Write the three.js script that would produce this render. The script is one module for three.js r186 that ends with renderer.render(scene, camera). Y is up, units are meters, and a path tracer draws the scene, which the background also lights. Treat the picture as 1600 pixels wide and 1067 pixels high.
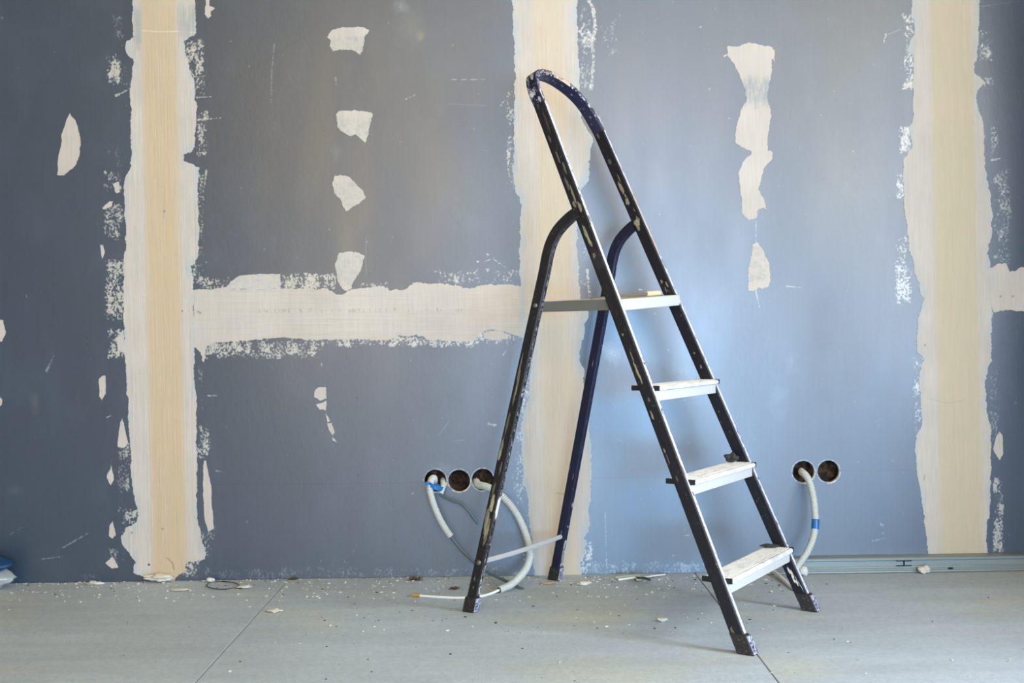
import * as THREE from 'three';
import { mergeGeometries, mergeVertices } from 'three/addons/utils/BufferGeometryUtils.js';
import { RoundedBoxGeometry } from 'three/addons/geometries/RoundedBoxGeometry.js';
import { RectAreaLightUniformsLib } from 'three/addons/lights/RectAreaLightUniformsLib.js';

// ---------------------------------------------------------------- camera, light, exposure
const scene = new THREE.Scene();
const renderer = new THREE.WebGLRenderer({ antialias: true });
renderer.toneMapping = THREE.LinearToneMapping;
renderer.toneMappingExposure = 0.87;
renderer.shadowMap.enabled = true;
renderer.shadowMap.type = THREE.PCFSoftShadowMap;
RectAreaLightUniformsLib.init();

const FOCAL = 1745.3, EYE = 0.7371, DIST = 3.4, ROLL = 0.0155, CX = 800, CY = 520.8;
const camera = new THREE.PerspectiveCamera(2 * Math.atan(533.5 / FOCAL) * 180 / Math.PI, 1600 / 1067, 0.05, 60);
camera.position.set(0, EYE, DIST);
camera.rotation.z = -ROLL;
camera.setViewOffset(1600, 1067, 0, 12.7, 1600, 1067);
camera.focus = 2.8;
camera.userData.fStop = 7;
scene.add(camera);

scene.background = new THREE.Color(0.30, 0.36, 0.42);
// unseen windows, right and behind the camera, placed for the shadows and board sheen:
// blue lower and warm upper lights, tinted to grade the wall from blue to warm; colours are linear radiance
const UNSEEN_WINDOWS = [
  { wall: 'right', at: 2.0, deep: 0.28, a0: 1.45, a1: 2.3, y0: 0.6, y1: 2.1, mid: 1.3, low: [24, 31, 42], high: [23.5, 23.5, 23.5] },
  { wall: 'front', at: 5.4, deep: 0.1, a0: 0.15, a1: 1.9, y0: 0.04, y1: 2.5, mid: 1.05, low: [8.3, 17.5, 29.5], high: [5.4, 3.1, 0.7] },
  { wall: 'front', at: 5.4, deep: 0.1, a0: -1.9, a1: -0.2, y0: 0.04, y1: 2.5, mid: 1.05, low: [0.2, 0.7, 2.0], high: [5.2, 3.6, 1.0] },
  { wall: 'right', at: 2.0, deep: 0.25, a0: 2.35, a1: 5.0, y0: 0.04, y1: 2.4, mid: 1.05, low: [0.7, 2.4, 5.8], high: [5.2, 4.2, 1.4] },
];
const paneColor = (c) => new THREE.Color(...c.map((v) => v / Math.max(...c))), panePower = (c) => Math.max(...c);
for (const w of UNSEEN_WINDOWS) for (const [name, y0, y1, rgb] of [['lower', w.y0, w.mid, w.low], ['upper', w.mid, w.y1, w.high]]) {
  const l = new THREE.RectAreaLight(paneColor(rgb), panePower(rgb), w.a1 - w.a0 - 0.1, y1 - y0 - 0.05), m = (w.a0 + w.a1) / 2, y = (y0 + y1) / 2;
  l.name = `unseen_window_light_${UNSEEN_WINDOWS.indexOf(w) + 1}_${name}`;
  if (w.wall === 'right') { l.position.set(w.at + w.deep - 0.04, y, m); l.rotation.y = Math.PI / 2; } else l.position.set(m, y, w.at + w.deep - 0.04);
  scene.add(l);
}

// ---------------------------------------------------------------- helpers
function rng(seed) { return () => { seed = (seed + 0x6d2b79f5) | 0; let t = Math.imul(seed ^ (seed >>> 15), 1 | seed); t = (t + Math.imul(t ^ (t >>> 7), 61 | t)) ^ t; return ((t ^ (t >>> 14)) >>> 0) / 4294967296; }; }
const TAB = (() => { const r = rng(91), a = new Float32Array(65536); for (let i = 0; i < 65536; i++) a[i] = r(); return a; })();
function vnoise(x, y) {
  const xi = Math.floor(x), yi = Math.floor(y), fx = x - xi, fy = y - yi, u = fx * fx * (3 - 2 * fx), v = fy * fy * (3 - 2 * fy);
  const h = (a, b) => TAB[((a & 255) + (b & 255) * 256)];
  const a = h(xi, yi), b = h(xi + 1, yi), c = h(xi, yi + 1), d = h(xi + 1, yi + 1);
  return a + (b - a) * u + (c - a) * v + (a - b - c + d) * u * v;
}
function fbm(x, y, o = 4) { let s = 0, a = 0.5, n = 0; for (let i = 0; i < o; i++) { s += a * vnoise(x, y); n += a; a *= 0.5; x = x * 2.03 + 17.3; y = y * 2.03 + 5.7; } return s / n; }
const CR = Math.cos(ROLL), SR = Math.sin(ROLL);
// a point of the photograph's frame turned into metres at a known distance from the plasterboard
function at(px, py, z = 0) {
  const dx = px - CX, dy = py - CY, X = dx * CR - dy * SR, Y = dx * SR + dy * CR, k = (DIST - z) / FOCAL;
  return new THREE.Vector3(X * k, EYE - Y * k, z);
}
function onFloor(px, py, h = 0) {
  const dx = px - CX, dy = py - CY, X = dx * CR - dy * SR, Y = dx * SR + dy * CR, d = FOCAL * (EYE - h) / Y;
  return new THREE.Vector3(X * d / FOCAL, h, DIST - d);
}
const used = {};
function numbered(name) { used[name] = (used[name] ?? 0) + 1; return used[name] === 1 ? name : name + '_' + String(used[name] - 1).padStart(3, '0'); }
function shade(o) { o.traverse((c) => { if (c.isMesh) { c.castShadow = true; c.receiveShadow = true; } }); return o; }
function thing(name, label, category, pos, group) {
  const o = new THREE.Group(); o.name = numbered(name); if (pos) o.position.copy(pos);
  o.userData = { label, category }; if (group) o.userData.group = group;
  scene.add(o); return o;
}
function single(name, geometry, material, label, category, group, kind) {
  const o = new THREE.Mesh(geometry, material); o.name = numbered(name); o.userData = { label, category };
  if (group) o.userData.group = group; if (kind) o.userData.kind = kind;
  scene.add(o); return shade(o);
}
function part(name, geometry, material, parent, label) {
  const o = new THREE.Mesh(geometry, material); o.name = name; if (label) o.userData.label = label;
  parent.add(o); return shade(o);
}
function structure(name) { const o = new THREE.Group(); o.name = name; o.userData.kind = 'structure'; scene.add(o); return o; }
function box(x0, x1, y0, y1, z0, z1, r = 0) {
  const g = r ? new RoundedBoxGeometry(x1 - x0, y1 - y0, z1 - z0, 2, r) : new THREE.BoxGeometry(x1 - x0, y1 - y0, z1 - z0);
  return g.translate((x0 + x1) / 2, (y0 + y1) / 2, (z0 + z1) / 2);
}
const std = (o) => new THREE.MeshStandardMaterial(o);
const phys = (o) => new THREE.MeshPhysicalMaterial(o);
function canvas(w, h) { const c = document.createElement('canvas'); c.width = w; c.height = h; return c; }
function tex(c, srgb = true, wrap = THREE.ClampToEdgeWrapping) {
  const t = new THREE.CanvasTexture(c); t.colorSpace = srgb ? THREE.SRGBColorSpace : THREE.NoColorSpace; t.wrapS = t.wrapT = wrap; t.magFilter = THREE.LinearFilter; return t;
}
// fills a canvas pixel by pixel: f(x, y) -> [r, g, b] 0..255
function fillPixels(c, f) {
  const g = c.getContext('2d'), im = g.createImageData(c.width, c.height), d = im.data;
  for (let y = 0, i = 0; y < c.height; y++) for (let x = 0; x < c.width; x++, i += 4) { const v = f(x, y); d[i] = v[0]; d[i + 1] = v[1]; d[i + 2] = v[2]; d[i + 3] = 255; }
  g.putImageData(im, 0, 0); return g;
}
// the affine map that lets a canvas of wall colour be painted with coordinates of the photograph's frame
function wallPaint(g, xLeft, yTop, k) {
  const s = DIST / FOCAL, o = at(0, 0);
  g.setTransform(CR * s * k, SR * s * k, -SR * s * k, CR * s * k, (o.x - xLeft) * k, (yTop - o.y) * k);
}
// an outline drawn with few points, made ragged as a putty knife leaves it
function ragged(pts, seed, amp = 1.4, step = 2.2, smooth = false) {
  const r = rng(seed), out = [];
  for (let i = 0; i < pts.length; i++) {
    const a = pts[i], b = pts[(i + 1) % pts.length], L = Math.hypot(b[0] - a[0], b[1] - a[1]), n = Math.max(1, Math.round(L / step));
    const nx = -(b[1] - a[1]) / (L || 1), ny = (b[0] - a[0]) / (L || 1), q = r() * 100;
    for (let k = 0; k < n; k++) {
      const t = k / n, fade = Math.min(1, 4 * t * (1 - t) + 0.25), w = ((fbm(q + t * L * 0.09, 3.1, 3) - 0.5) * 3.2 + (smooth ? 0 : (r() - 0.5) * 1.1)) * amp * fade;
      out.push([a[0] + (b[0] - a[0]) * t + nx * w, a[1] + (b[1] - a[1]) * t + ny * w]);
    }
  }
  return out;
}
function wallShape(pts) { return new THREE.Shape(pts.map(([x, y]) => { const p = at(x, y); return new THREE.Vector2(p.x, p.y); })); }
const PUT = { x0: -1.75, x1: 1.95, y1: 1.85 };
function wallUV(g, x0, y0, w, h) {
  const p = g.attributes.position, uv = new Float32Array(p.count * 2);
  for (let i = 0; i < p.count; i++) { uv[i * 2] = (p.getX(i) - x0) / w; uv[i * 2 + 1] = (p.getY(i) - y0) / h; }
  g.setAttribute('uv', new THREE.BufferAttribute(uv, 2)); return g;
}
function relief(pts, thickness, lift = 0) {
  const g = new THREE.ExtrudeGeometry(wallShape(pts), { depth: thickness, bevelEnabled: false, curveSegments: 1 });
  g.translate(0, 0, lift); return wallUV(g, PUT.x0, 0, PUT.x1 - PUT.x0, PUT.y1);
}
// a profile [[a, b, v], ...] carried along a path; a lies along normals[i], b along the side vector
function sweep(profile, path, normals, { closed = true, caps = true, u0 = 0, uScale = 1, scaleAt } = {}) {
  const n = path.length, m = profile.length, pos = [], uv = [], idx = [];
  let len = 0;
  for (let i = 0; i < n; i++) {
    const t = path[Math.min(n - 1, i + 1)].clone().sub(path[Math.max(0, i - 1)]).normalize();
    const a = normals[i].clone().addScaledVector(t, -normals[i].dot(t)).normalize(), b = new THREE.Vector3().crossVectors(t, a);
    if (i) len += path[i].distanceTo(path[i - 1]);
    const s = scaleAt ? scaleAt(len, i / (n - 1)) : 1;
    for (const q of profile) { pos.push(...path[i].clone().addScaledVector(a, q[0] * s).addScaledVector(b, q[1] * s).toArray()); uv.push(u0 + len * uScale, q[2] ?? 0); }
  }
  const w = closed ? m : m - 1;
  for (let i = 0; i < n - 1; i++) for (let j = 0; j < w; j++) { const k = (j + 1) % m, A = i * m + j, B = i * m + k, C = A + m, Dd = B + m; idx.push(A, B, C, B, Dd, C); }
  if (caps && closed) for (const [i, flip] of [[0, true], [n - 1, false]]) {
    const c = pos.length / 3, base = i * m; let cx = 0, cy = 0, cz = 0;
    for (let j = 0; j < m; j++) { cx += pos[(base + j) * 3]; cy += pos[(base + j) * 3 + 1]; cz += pos[(base + j) * 3 + 2]; }
    pos.push(cx / m, cy / m, cz / m); uv.push(i ? u0 + len * uScale : u0, 0.1);
    for (let j = 0; j < m; j++) { pos.push(pos[(base + j) * 3], pos[(base + j) * 3 + 1], pos[(base + j) * 3 + 2]); uv.push(i ? u0 + len * uScale : u0, 0.1); }
    for (let j = 0; j < m; j++) { const A = c + 1 + j, B = c + 1 + (j + 1) % m; flip ? idx.push(c, B, A) : idx.push(c, A, B); }
  }
  const g = new THREE.BufferGeometry();
  g.setAttribute('position', new THREE.Float32BufferAttribute(pos, 3)); g.setAttribute('uv', new THREE.Float32BufferAttribute(uv, 2)); g.setIndex(idx);
  g.computeVertexNormals(); return g;
}
// rounded rectangle: faces front (+a), side (+b), back (-a), side (-b), each a quarter of v; corners get doubled points so that faces stay flat
function tubeProfile(d, w, r) {
  const out = [], face = [[1, 0], [0, 1], [-1, 0], [0, -1]];
  face.forEach(([fa, fb], i) => {
    const along = fa ? w / 2 - r : d / 2 - r, dir = fa ? [0, fa] : [-fb, 0], off = fa ? d / 2 : w / 2, v0 = i * 0.25;
    for (const t of [-1, -0.98, 0.98, 1]) out.push([fa * off + dir[0] * along * t, fb * off + dir[1] * along * t, v0 + 0.02 + 0.21 * (t + 1) / 2]);
    const na = face[(i + 1) % 4], ca = (d / 2 - r) * (fa || na[0]), cb = (w / 2 - r) * (fb || na[1]);
    const a0 = Math.atan2(fb, fa);
    for (const s of [0.33, 0.67]) { const an = a0 + s * Math.PI / 2; out.push([ca + Math.cos(an) * r, cb + Math.sin(an) * r, v0 + 0.23 + s * 0.02]); }
  });
  return out;
}
function roundProfile(r, n = 12) { return Array.from({ length: n }, (_, i) => [Math.cos(i / n * 2 * Math.PI) * r, Math.sin(i / n * 2 * Math.PI) * r, i / n]); }
function smoothPath(points, n) { return new THREE.CatmullRomCurve3(points, false, 'centripetal').getSpacedPoints(n); }
function frames(path, first = new THREE.Vector3(0.31, 0.2, 0.93)) {
  const out = []; let a = first.clone();
  for (let i = 0; i < path.length; i++) { const t = path[Math.min(path.length - 1, i + 1)].clone().sub(path[Math.max(0, i - 1)]).normalize(); a.addScaledVector(t, -a.dot(t)).normalize(); out.push(a.clone()); }
  return out;
}
function lump(r, seed, squash = [1, 1, 1], rough = 0.5, detail = 4) {
  const g = mergeVertices(new THREE.IcosahedronGeometry(1, detail).deleteAttribute('normal').deleteAttribute('uv')), p = g.attributes.position, q = seed * 7.31;
  for (let i = 0; i < p.count; i++) {
    const x = p.getX(i), y = p.getY(i), z = p.getZ(i), k = r * (1 + rough * ((fbm(x * 1.7 + q, y * 1.7 + z * 1.3 + q, 3) - 0.5) * 2.2 + (fbm(x * 6 + q + z * 3, y * 6 - z * 5 + q, 2) - 0.5) * 0.9));
    p.setXYZ(i, x * k * squash[0], y * k * squash[1], z * k * squash[2]);
  }
  g.computeVertexNormals(); g.computeBoundingBox(); return g.translate(0, -g.boundingBox.min.y, 0);
}

// ---------------------------------------------------------------- wall colour
const WALL_TOP = 2.6, KB = 780;
const JX = [-1.06, 0.131, 1.339];
const PALE = '210,202,186';
function stipple(g, x0, y0, x1, y1, n, size, alpha, seed, color = PALE) {   // filler caught on the grain of the paper only
  const r = rng(seed), step = 0.62, w = x1 - x0, h = y1 - y0, dense = Math.min(0.62, 0.16 + n * size * size * 0.9 / (w * h));
  for (let y = y0; y < y1; y += step) for (let x = x0; x < x1; x += step) {
    const rim = Math.min(1, Math.min(x - x0, x1 - x, y - y0, y1 - y) / (0.22 * Math.min(w, h)));
    const v = 0.55 * fbm(x * 0.55 + seed * 3, y * 0.42 + seed, 2) + 0.45 * fbm(x * 0.09 + seed, y * 0.05, 3), lim = 0.70 - dense * 0.34 + (1 - rim) * 0.16 * (0.4 + vnoise(x * 0.2, y * 0.2 + seed));
    if (v < lim) continue;
    g.fillStyle = `rgba(${color},${Math.min(1, alpha * (0.55 + 6 * (v - lim)))})`; g.fillRect(x + r() * 0.4, y + r() * 0.4, 0.75, 0.8);
  }
}
const SCR = rng(404);
function scratch(g, pts, width, alpha, color = PALE) {
  if (width < 1.1 || color !== PALE) {   // a thin line
    g.strokeStyle = `rgba(${color},${alpha})`; g.lineWidth = width; g.lineCap = 'round'; g.beginPath(); g.moveTo(...pts[0]);
    for (let i = 1; i < pts.length; i++) g.lineTo(...pts[i]); g.stroke(); return;
  }
  for (let i = 1; i < pts.length; i++) {   // filler dragged off a knife: ragged, broken and thinning out
    const [ax, ay] = pts[i - 1], [bx, by] = pts[i], L = Math.hypot(bx - ax, by - ay) || 0.6, nx = -(by - ay) / L, ny = (bx - ax) / L, q = SCR() * 90;
    for (let t = 0; t <= L; t += 0.45) {
      const w = width * (1 - 0.55 * (pts.length === 2 ? t / L : 0)) * (0.45 + 1.1 * fbm(q + t * 0.16, 2, 2));
      for (let k = -w / 2; k < w / 2; k += 0.6) { if (fbm(q + t * 0.5, k * 0.9 + q, 2) < 0.36 + 0.16 * t / L) continue; g.fillStyle = `rgba(${color},${alpha * (0.7 + 0.3 * SCR())})`; g.fillRect(ax + (bx - ax) * t / L + nx * k, ay + (by - ay) * t / L + ny * k, 0.8, 0.8); }
    }
  }
}
function cloud(g, x, y, rx, ry, alpha, seed, color = PALE) {   // a thin rubbed-in film of filler, with a grain of its own
  for (let py = y - ry; py < y + ry; py += 0.8) for (let px = x - rx; px < x + rx; px += 0.8) {
    const d = Math.hypot((px - x) / rx, (py - y) / ry) + (fbm(px * 0.06 + seed, py * 0.06, 3) - 0.5) * 1.1, v = Math.max(0, 1 - d) * (0.5 + fbm(px * 0.5, py * 0.2 + seed, 2));
    if (v > 0.02) { g.fillStyle = `rgba(${color},${Math.min(0.5, alpha * 3.2 * v)})`; g.fillRect(px, py, 0.85, 0.85); }
  }
}
function wallMarks(g) {
  // dry, speckled edges of the joints
  const S = (...a) => stipple(g, ...a);
  S(174, 20, 196, 62, 120, 0.8, 0.3, 1); S(164, 82, 190, 132, 420, 1.3, 0.8, 2); S(190, 100, 206, 135, 60, 1, 0.5, 3); S(178, 215, 195, 262, 110, 0.9, 0.5, 4);
  S(162, 266, 195, 300, 150, 1.4, 0.8, 5); S(158, 318, 194, 378, 520, 1.2, 0.7, 6); S(163, 405, 194, 500, 700, 1.4, 0.85, 7); S(168, 512, 196, 560, 420, 1.6, 0.9, 8); S(180, 690, 206, 800, 320, 1.1, 0.5, 9);
  S(165, 715, 180, 740, 90, 1, 0.5, 10); S(190, 795, 216, 835, 360, 1.5, 0.9, 11); S(168, 855, 200, 880, 120, 1.2, 0.5, 12); S(278, 872, 312, 902, 240, 1.2, 0.7, 13);
  S(286, 60, 318, 122, 1500, 1.1, 0.85, 14); S(303, 115, 320, 150, 260, 1, 0.7, 15); S(306, 172, 326, 245, 420, 1.1, 0.7, 16); S(308, 270, 319, 400, 560, 0.9, 0.6, 17); S(297, 408, 322, 450, 420, 1.3, 0.85, 18);
  S(308, 560, 318, 640, 80, 1, 0.4, 19); S(308, 665, 328, 720, 240, 1.2, 0.8, 20); S(312, 800, 336, 872, 360, 1.2, 0.75, 21);
  S(320, 432, 358, 456, 700, 1.2, 0.9, 22); S(438, 426, 524, 455, 1300, 1.1, 0.8, 23); S(678, 418, 812, 446, 900, 0.9, 0.6, 24); S(560, 438, 612, 455, 160, 1, 0.6, 25);
  S(318, 530, 505, 560, 5200, 1.15, 0.72, 26); S(500, 524, 740, 542, 2000, 1.1, 0.75, 27); S(735, 512, 830, 538, 700, 1.1, 0.7, 28);
  S(788, 140, 812, 300, 300, 1.3, 0.6, 29); S(904, 8, 926, 140, 800, 1.2, 0.5, 30); S(918, 20, 975, 100, 240, 0.7, 0.4, 31); S(902, 380, 926, 470, 180, 1.2, 0.55, 32); S(800, 590, 836, 800, 900, 1.2, 0.55, 33);
  S(905, 840, 926, 900, 260, 1.3, 0.6, 34); S(812, 800, 834, 900, 160, 1.2, 0.5, 35);
  S(1407, 20, 1430, 140, 700, 1.2, 0.8, 36); S(1404, 196, 1424, 240, 260, 1.3, 0.7, 37); S(1400, 270, 1414, 310, 200, 1.1, 0.6, 38); S(1398, 362, 1424, 480, 300, 1.8, 0.75, 39); S(1426, 556, 1444, 680, 520, 1.3, 0.6, 40);
  S(1528, 45, 1550, 95, 240, 1, 0.6, 41); S(1546, 190, 1560, 250, 260, 0.9, 0.5, 42); S(1548, 262, 1580, 425, 900, 1, 0.5, 43); S(1545, 575, 1560, 720, 400, 0.9, 0.4, 44); S(1551, 745, 1568, 862, 520, 1.5, 0.75, 45); S(1536, 120, 1552, 135, 60, 1.1, 0.7, 46);
  // dragged streaks of filler beside the middle joint and elsewhere
  scratch(g, [[919, 0], [926, 12], [930, 44], [925, 62]], 5, 0.75); scratch(g, [[925, 62], [927, 95], [923, 140]], 4.5, 0.55); scratch(g, [[905, 50], [914, 36]], 4, 0.6); scratch(g, [[918, 50], [930, 62]], 5, 0.7);
  scratch(g, [[795, 232], [793, 265]], 5, 0.8); scratch(g, [[917, 420], [920, 465]], 4, 0.7); scratch(g, [[1384, 52], [1380, 66]], 3, 0.7); scratch(g, [[1384, 55], [1407, 46]], 1, 0.5);
  scratch(g, [[428, 68], [424, 112], [423, 160]], 1.3, 0.25); scratch(g, [[524, 120], [525, 136]], 1.4, 0.5); scratch(g, [[633, 155], [650, 147]], 1.6, 0.45); scratch(g, [[705, 124], [760, 124]], 1.1, 0.5);
  scratch(g, [[700, 162], [760, 165]], 0.9, 0.3); scratch(g, [[782, 165], [788, 155]], 1.8, 0.6); scratch(g, [[572, 372], [572, 430]], 1, 0.35); scratch(g, [[72, 580], [84, 555]], 3, 0.35); scratch(g, [[97, 856], [140, 831]], 2.4, 0.35);
  scratch(g, [[65, 873], [98, 869]], 1.6, 0.35); scratch(g, [[180, 150], [203, 138]], 3.5, 0.75); scratch(g, [[306, 152], [330, 151]], 2, 0.7); scratch(g, [[308, 187], [345, 184]], 2.2, 0.75); scratch(g, [[322, 265], [319, 290]], 3, 0.7);
  scratch(g, [[166, 652], [173, 649]], 2, 0.6); scratch(g, [[324, 618], [338, 618]], 2.6, 0.65); scratch(g, [[312, 665], [318, 680]], 5, 0.7); scratch(g, [[310, 702], [322, 702]], 2, 0.7); scratch(g, [[336, 735], [346, 737]], 2, 0.3);
  scratch(g, [[762, 662], [775, 664]], 4, 0.55); scratch(g, [[775, 663], [768, 666]], 3, 0.5); scratch(g, [[785, 555], [791, 548]], 2, 0.4); scratch(g, [[685, 680], [702, 658]], 1, 0.3); scratch(g, [[706, 690], [725, 687]], 0.9, 0.3);
  scratch(g, [[502, 567], [502, 572]], 1.6, 0.5); scratch(g, [[1228, 447], [1252, 449]], 1.4, 0.5); scratch(g, [[1405, 446], [1424, 450]], 4, 0.6); scratch(g, [[1410, 464], [1423, 466]], 4, 0.65); scratch(g, [[1401, 472], [1407, 473]], 3, 0.7);
  scratch(g, [[1378, 818], [1376, 822]], 7, 0.45); scratch(g, [[1379, 832], [1380, 834]], 4, 0.4); scratch(g, [[1362, 845], [1384, 840]], 1.5, 0.3); scratch(g, [[945, 800], [947, 873]], 1.2, 0.35); scratch(g, [[947, 873], [947, 880]], 4, 0.45); scratch(g, [[947, 880], [949, 898]], 1.6, 0.4);
  scratch(g, [[973, 877], [974, 876]], 3, 0.3); scratch(g, [[1050, 868], [1062, 867]], 2, 0.35); scratch(g, [[1068, 836], [1080, 836]], 1.6, 0.35); scratch(g, [[1558, 655], [1560, 654]], 2.5, 0.4); scratch(g, [[1548, 250], [1566, 247]], 2.6, 0.6); scratch(g, [[1543, 85], [1549, 84]], 3, 0.5);
  scratch(g, [[1587, 628], [1587, 631]], 2.4, 0.5, '190,170,120'); scratch(g, [[1332, 236], [1333, 237]], 1.8, 0.6); scratch(g, [[310, 120], [322, 118]], 1.4, 0.4); scratch(g, [[757, 408], [770, 404], [790, 418]], 1.2, 0.5); scratch(g, [[760, 422], [764, 420]], 6, 0.65); scratch(g, [[779, 428], [781, 429]], 4, 0.6);
  scratch(g, [[745, 409], [748, 408]], 3, 0.6); scratch(g, [[760, 397], [764, 398]], 2.4, 0.6); scratch(g, [[553, 858], [550, 862]], 4, 0.3); scratch(g, [[15, 835], [40, 820]], 1.2, 0.2); scratch(g, [[1532, 10], [1590, 2]], 1.3, 0.18);
  scratch(g, [[1130, 88], [1138, 84]], 2, 0.7); scratch(g, [[1136, 184], [1142, 185]], 1.6, 0.6); scratch(g, [[1181, 345], [1180, 378]], 2, 0.3); scratch(g, [[1180, 452], [1186, 480]], 2.2, 0.4); scratch(g, [[998, 452], [1004, 453]], 1.8, 0.8);
  // rubbed films
  cloud(g, 955, 556, 14, 24, 0.10, 51); cloud(g, 940, 540, 12, 12, 0.08, 52); cloud(g, 1060, 580, 40, 16, 0.05, 53); cloud(g, 1236, 562, 14, 22, 0.08, 54); cloud(g, 1215, 620, 18, 40, 0.05, 55); cloud(g, 985, 610, 22, 20, 0.04, 56);
  cloud(g, 640, 45, 26, 40, 0.035, 57, '215,190,140'); cloud(g, 657, 56, 8, 12, 0.12, 58, '190,150,95'); cloud(g, 625, 8, 16, 14, 0.10, 59); cloud(g, 525, 240, 10, 16, 0.04, 60); cloud(g, 740, 355, 30, 30, 0.025, 61); cloud(g, 690, 730, 30, 14, 0.05, 62); cloud(g, 54, 630, 8, 18, 0.06, 63, '190,160,110'); cloud(g, 25, 765, 14, 10, 0.04, 64); cloud(g, 430, 200, 10, 20, 0.02, 65);
  // dust thrown up along the foot of the wall
  S(0, 896, 240, 908, 160, 0.9, 0.22, 66); S(320, 884, 860, 905, 2600, 1.1, 0.22, 67, '205,215,215', 0.5); S(920, 876, 1130, 900, 1300, 1.1, 0.25, 68, '205,215,215', 0.5);
  // pencil lines and marks, screw holes
  const P = (pts, w = 0.9, a = 0.5) => scratch(g, pts, w, a, '30,32,36');
  P([[309, 757.5], [400, 757], [520, 756], [660, 754]], 1, 0.55); P([[770, 751], [830, 749.5]], 1, 0.35); P([[920, 747], [1040, 744.5], [1110, 743]], 1, 0.45); P([[1315, 735.5], [1362, 735], [1440, 734]], 1, 0.5);
  P([[368, 123], [372, 100], [385, 72], [400, 57], [405, 64], [398, 85], [384, 105], [368, 123]], 0.8, 0.4); P([[368, 123], [400, 104], [440, 78], [476, 57]], 0.8, 0.5);
  P([[52, 160], [70, 130], [95, 98], [103, 87]], 0.9, 0.35); P([[122, 60], [125, 50], [140, 32], [165, 18]], 0.9, 0.3); P([[120, 55], [122, 100]], 0.8, 0.25);
  P([[1307, 690], [1316, 682], [1308, 700], [1318, 688], [1314, 703], [1321, 696]], 0.8, 0.45); P([[1329, 698], [1325, 706], [1314, 712]], 0.8, 0.4);
  for (const [x, y, s] of [[557.5, 621.5, 1.7], [559.5, 743, 2], [136, 528, 1.6], [136, 538, 1.4], [340, 210, 1.3], [731, 214, 1], [764, 39, 1], [413, 896, 1.8]]) { g.fillStyle = 'rgba(12,12,16,0.9)'; g.beginPath(); g.ellipse(x, y, s, s, 0, 0, 7); g.fill(); }
  // torn paper and bare plaster round the cut holes
  const r = rng(5);
  for (const [x, y] of HOLES) for (let i = 0; i < 150; i++) { const a = r() * 6.283, low = 0.35 + 0.65 * Math.max(0, Math.sin(a + 0.7)); g.fillStyle = `rgba(214,204,186,${(0.25 + 0.5 * r()) * low})`; g.beginPath(); g.ellipse(x + Math.cos(a) * (17.6 + r() * 1.1), y + Math.sin(a) * (17.6 + r() * 1.1), 1.5, 0.8, a + 1.57, 0, 7); g.fill(); }
  // small flecks all over
  const q = rng(77);
  for (let i = 0; i < 420; i++) { const x = q() * 1620, y = q() * 900, s = 0.4 + q() * q() * 1.3; g.fillStyle = `rgba(${PALE},${0.15 + 0.4 * q()})`; g.beginPath(); g.ellipse(x, y, s, s * (0.6 + q()), q() * 3, 0, 7); g.fill(); }
  for (let i = 0; i < 70; i++) { const x = q() * 1620, y = q() * 880, l = 4 + q() * 22; scratch(g, [[x, y], [x + (q() - 0.5) * l, y + l * (q() - 0.3)]], 0.5 + q() * 0.6, 0.08 + q() * 0.14); }
}
const HOLES = [[680.3, 750.7], [717.4, 751], [754.5, 749.3], [1255.5, 737], [1294.5, 736.4]], HOLE_R = 17 * DIST / FOCAL;
function boardTexture(x0, x1, seed) {
  const w = Math.round((x1 - x0) * KB), c = canvas(w, Math.round(WALL_TOP * KB));
  const g = fillPixels(c, (x, y) => {
    const streak = fbm(x * 0.42 + seed * 9, y * 0.012, 2) - 0.5, weave = vnoise(x * 0.9, y * 0.16) - 0.5, blot = fbm(x * 0.006 + seed, y * 0.005, 4) - 0.5, dust = Math.max(0, fbm(x * 0.018 + 40 + seed, y * 0.011, 4) - 0.52);
    const k = 1 + streak * 0.08 + weave * 0.05 + blot * 0.10;
    return [39 * k + dust * 26, 62 * k + dust * 24, 84 * k + dust * 20];
  });
  wallPaint(g, x0, WALL_TOP, KB); wallMarks(g);
  return tex(c);
}
const noiseRough = tex((() => { const c = canvas(512, 512); fillPixels(c, (x, y) => { const v = 255 * (0.80 + 0.30 * (fbm(x * 0.02, y * 0.013, 5) - 0.5)); return [v, v, v]; }); return c; })(), false, THREE.MirroredRepeatWrapping);
const noiseBump = tex((() => { const c = canvas(512, 512); fillPixels(c, (x, y) => { const v = 255 * (0.35 * fbm(x * 0.05, y * 0.05, 4) + 0.4 * vnoise(x * 0.5, y * 0.5) + 0.25 * TAB[(x * 131 + y * 7919) & 65535]); return [v, v, v]; }); return c; })(), false, THREE.MirroredRepeatWrapping);

// ---------------------------------------------------------------- room shell
const M = {};
M.paper = (map) => phys({ map, roughness: 0.5, roughnessMap: noiseRough, ior: 2.33, anisotropy: 0.65, anisotropyRotation: Math.PI / 2, bumpMap: noiseBump, bumpScale: 0.0002 });
M.core = std({ color: 0xd8cfbd, roughness: 0.95 });
M.masonry = std({ color: 0x5b4a3a, roughness: 1, bumpMap: noiseBump, bumpScale: 0.004 });
M.plaster = std({ color: 0x8d8170, roughness: 0.95 });
M.plasterCeiling = std({ color: 0xbfa67c, roughness: 0.95 });  // unseen ceiling, kept warm to tint the light it bounces
const RX0 = -2.4, RX1 = UNSEEN_WINDOWS[0].at, RZ1 = UNSEEN_WINDOWS[1].at;
const wallBack = structure('wall_back');
part('masonry', box(RX0 - 0.2, RX1 + 0.2, -0.1, WALL_TOP, -0.3, -0.07), M.masonry, wallBack);
const boardEdge = 0.0015;
const cols = [[RX0, JX[0]], [JX[0], JX[1]], [JX[1], JX[2]], [JX[2], RX1]];
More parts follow.
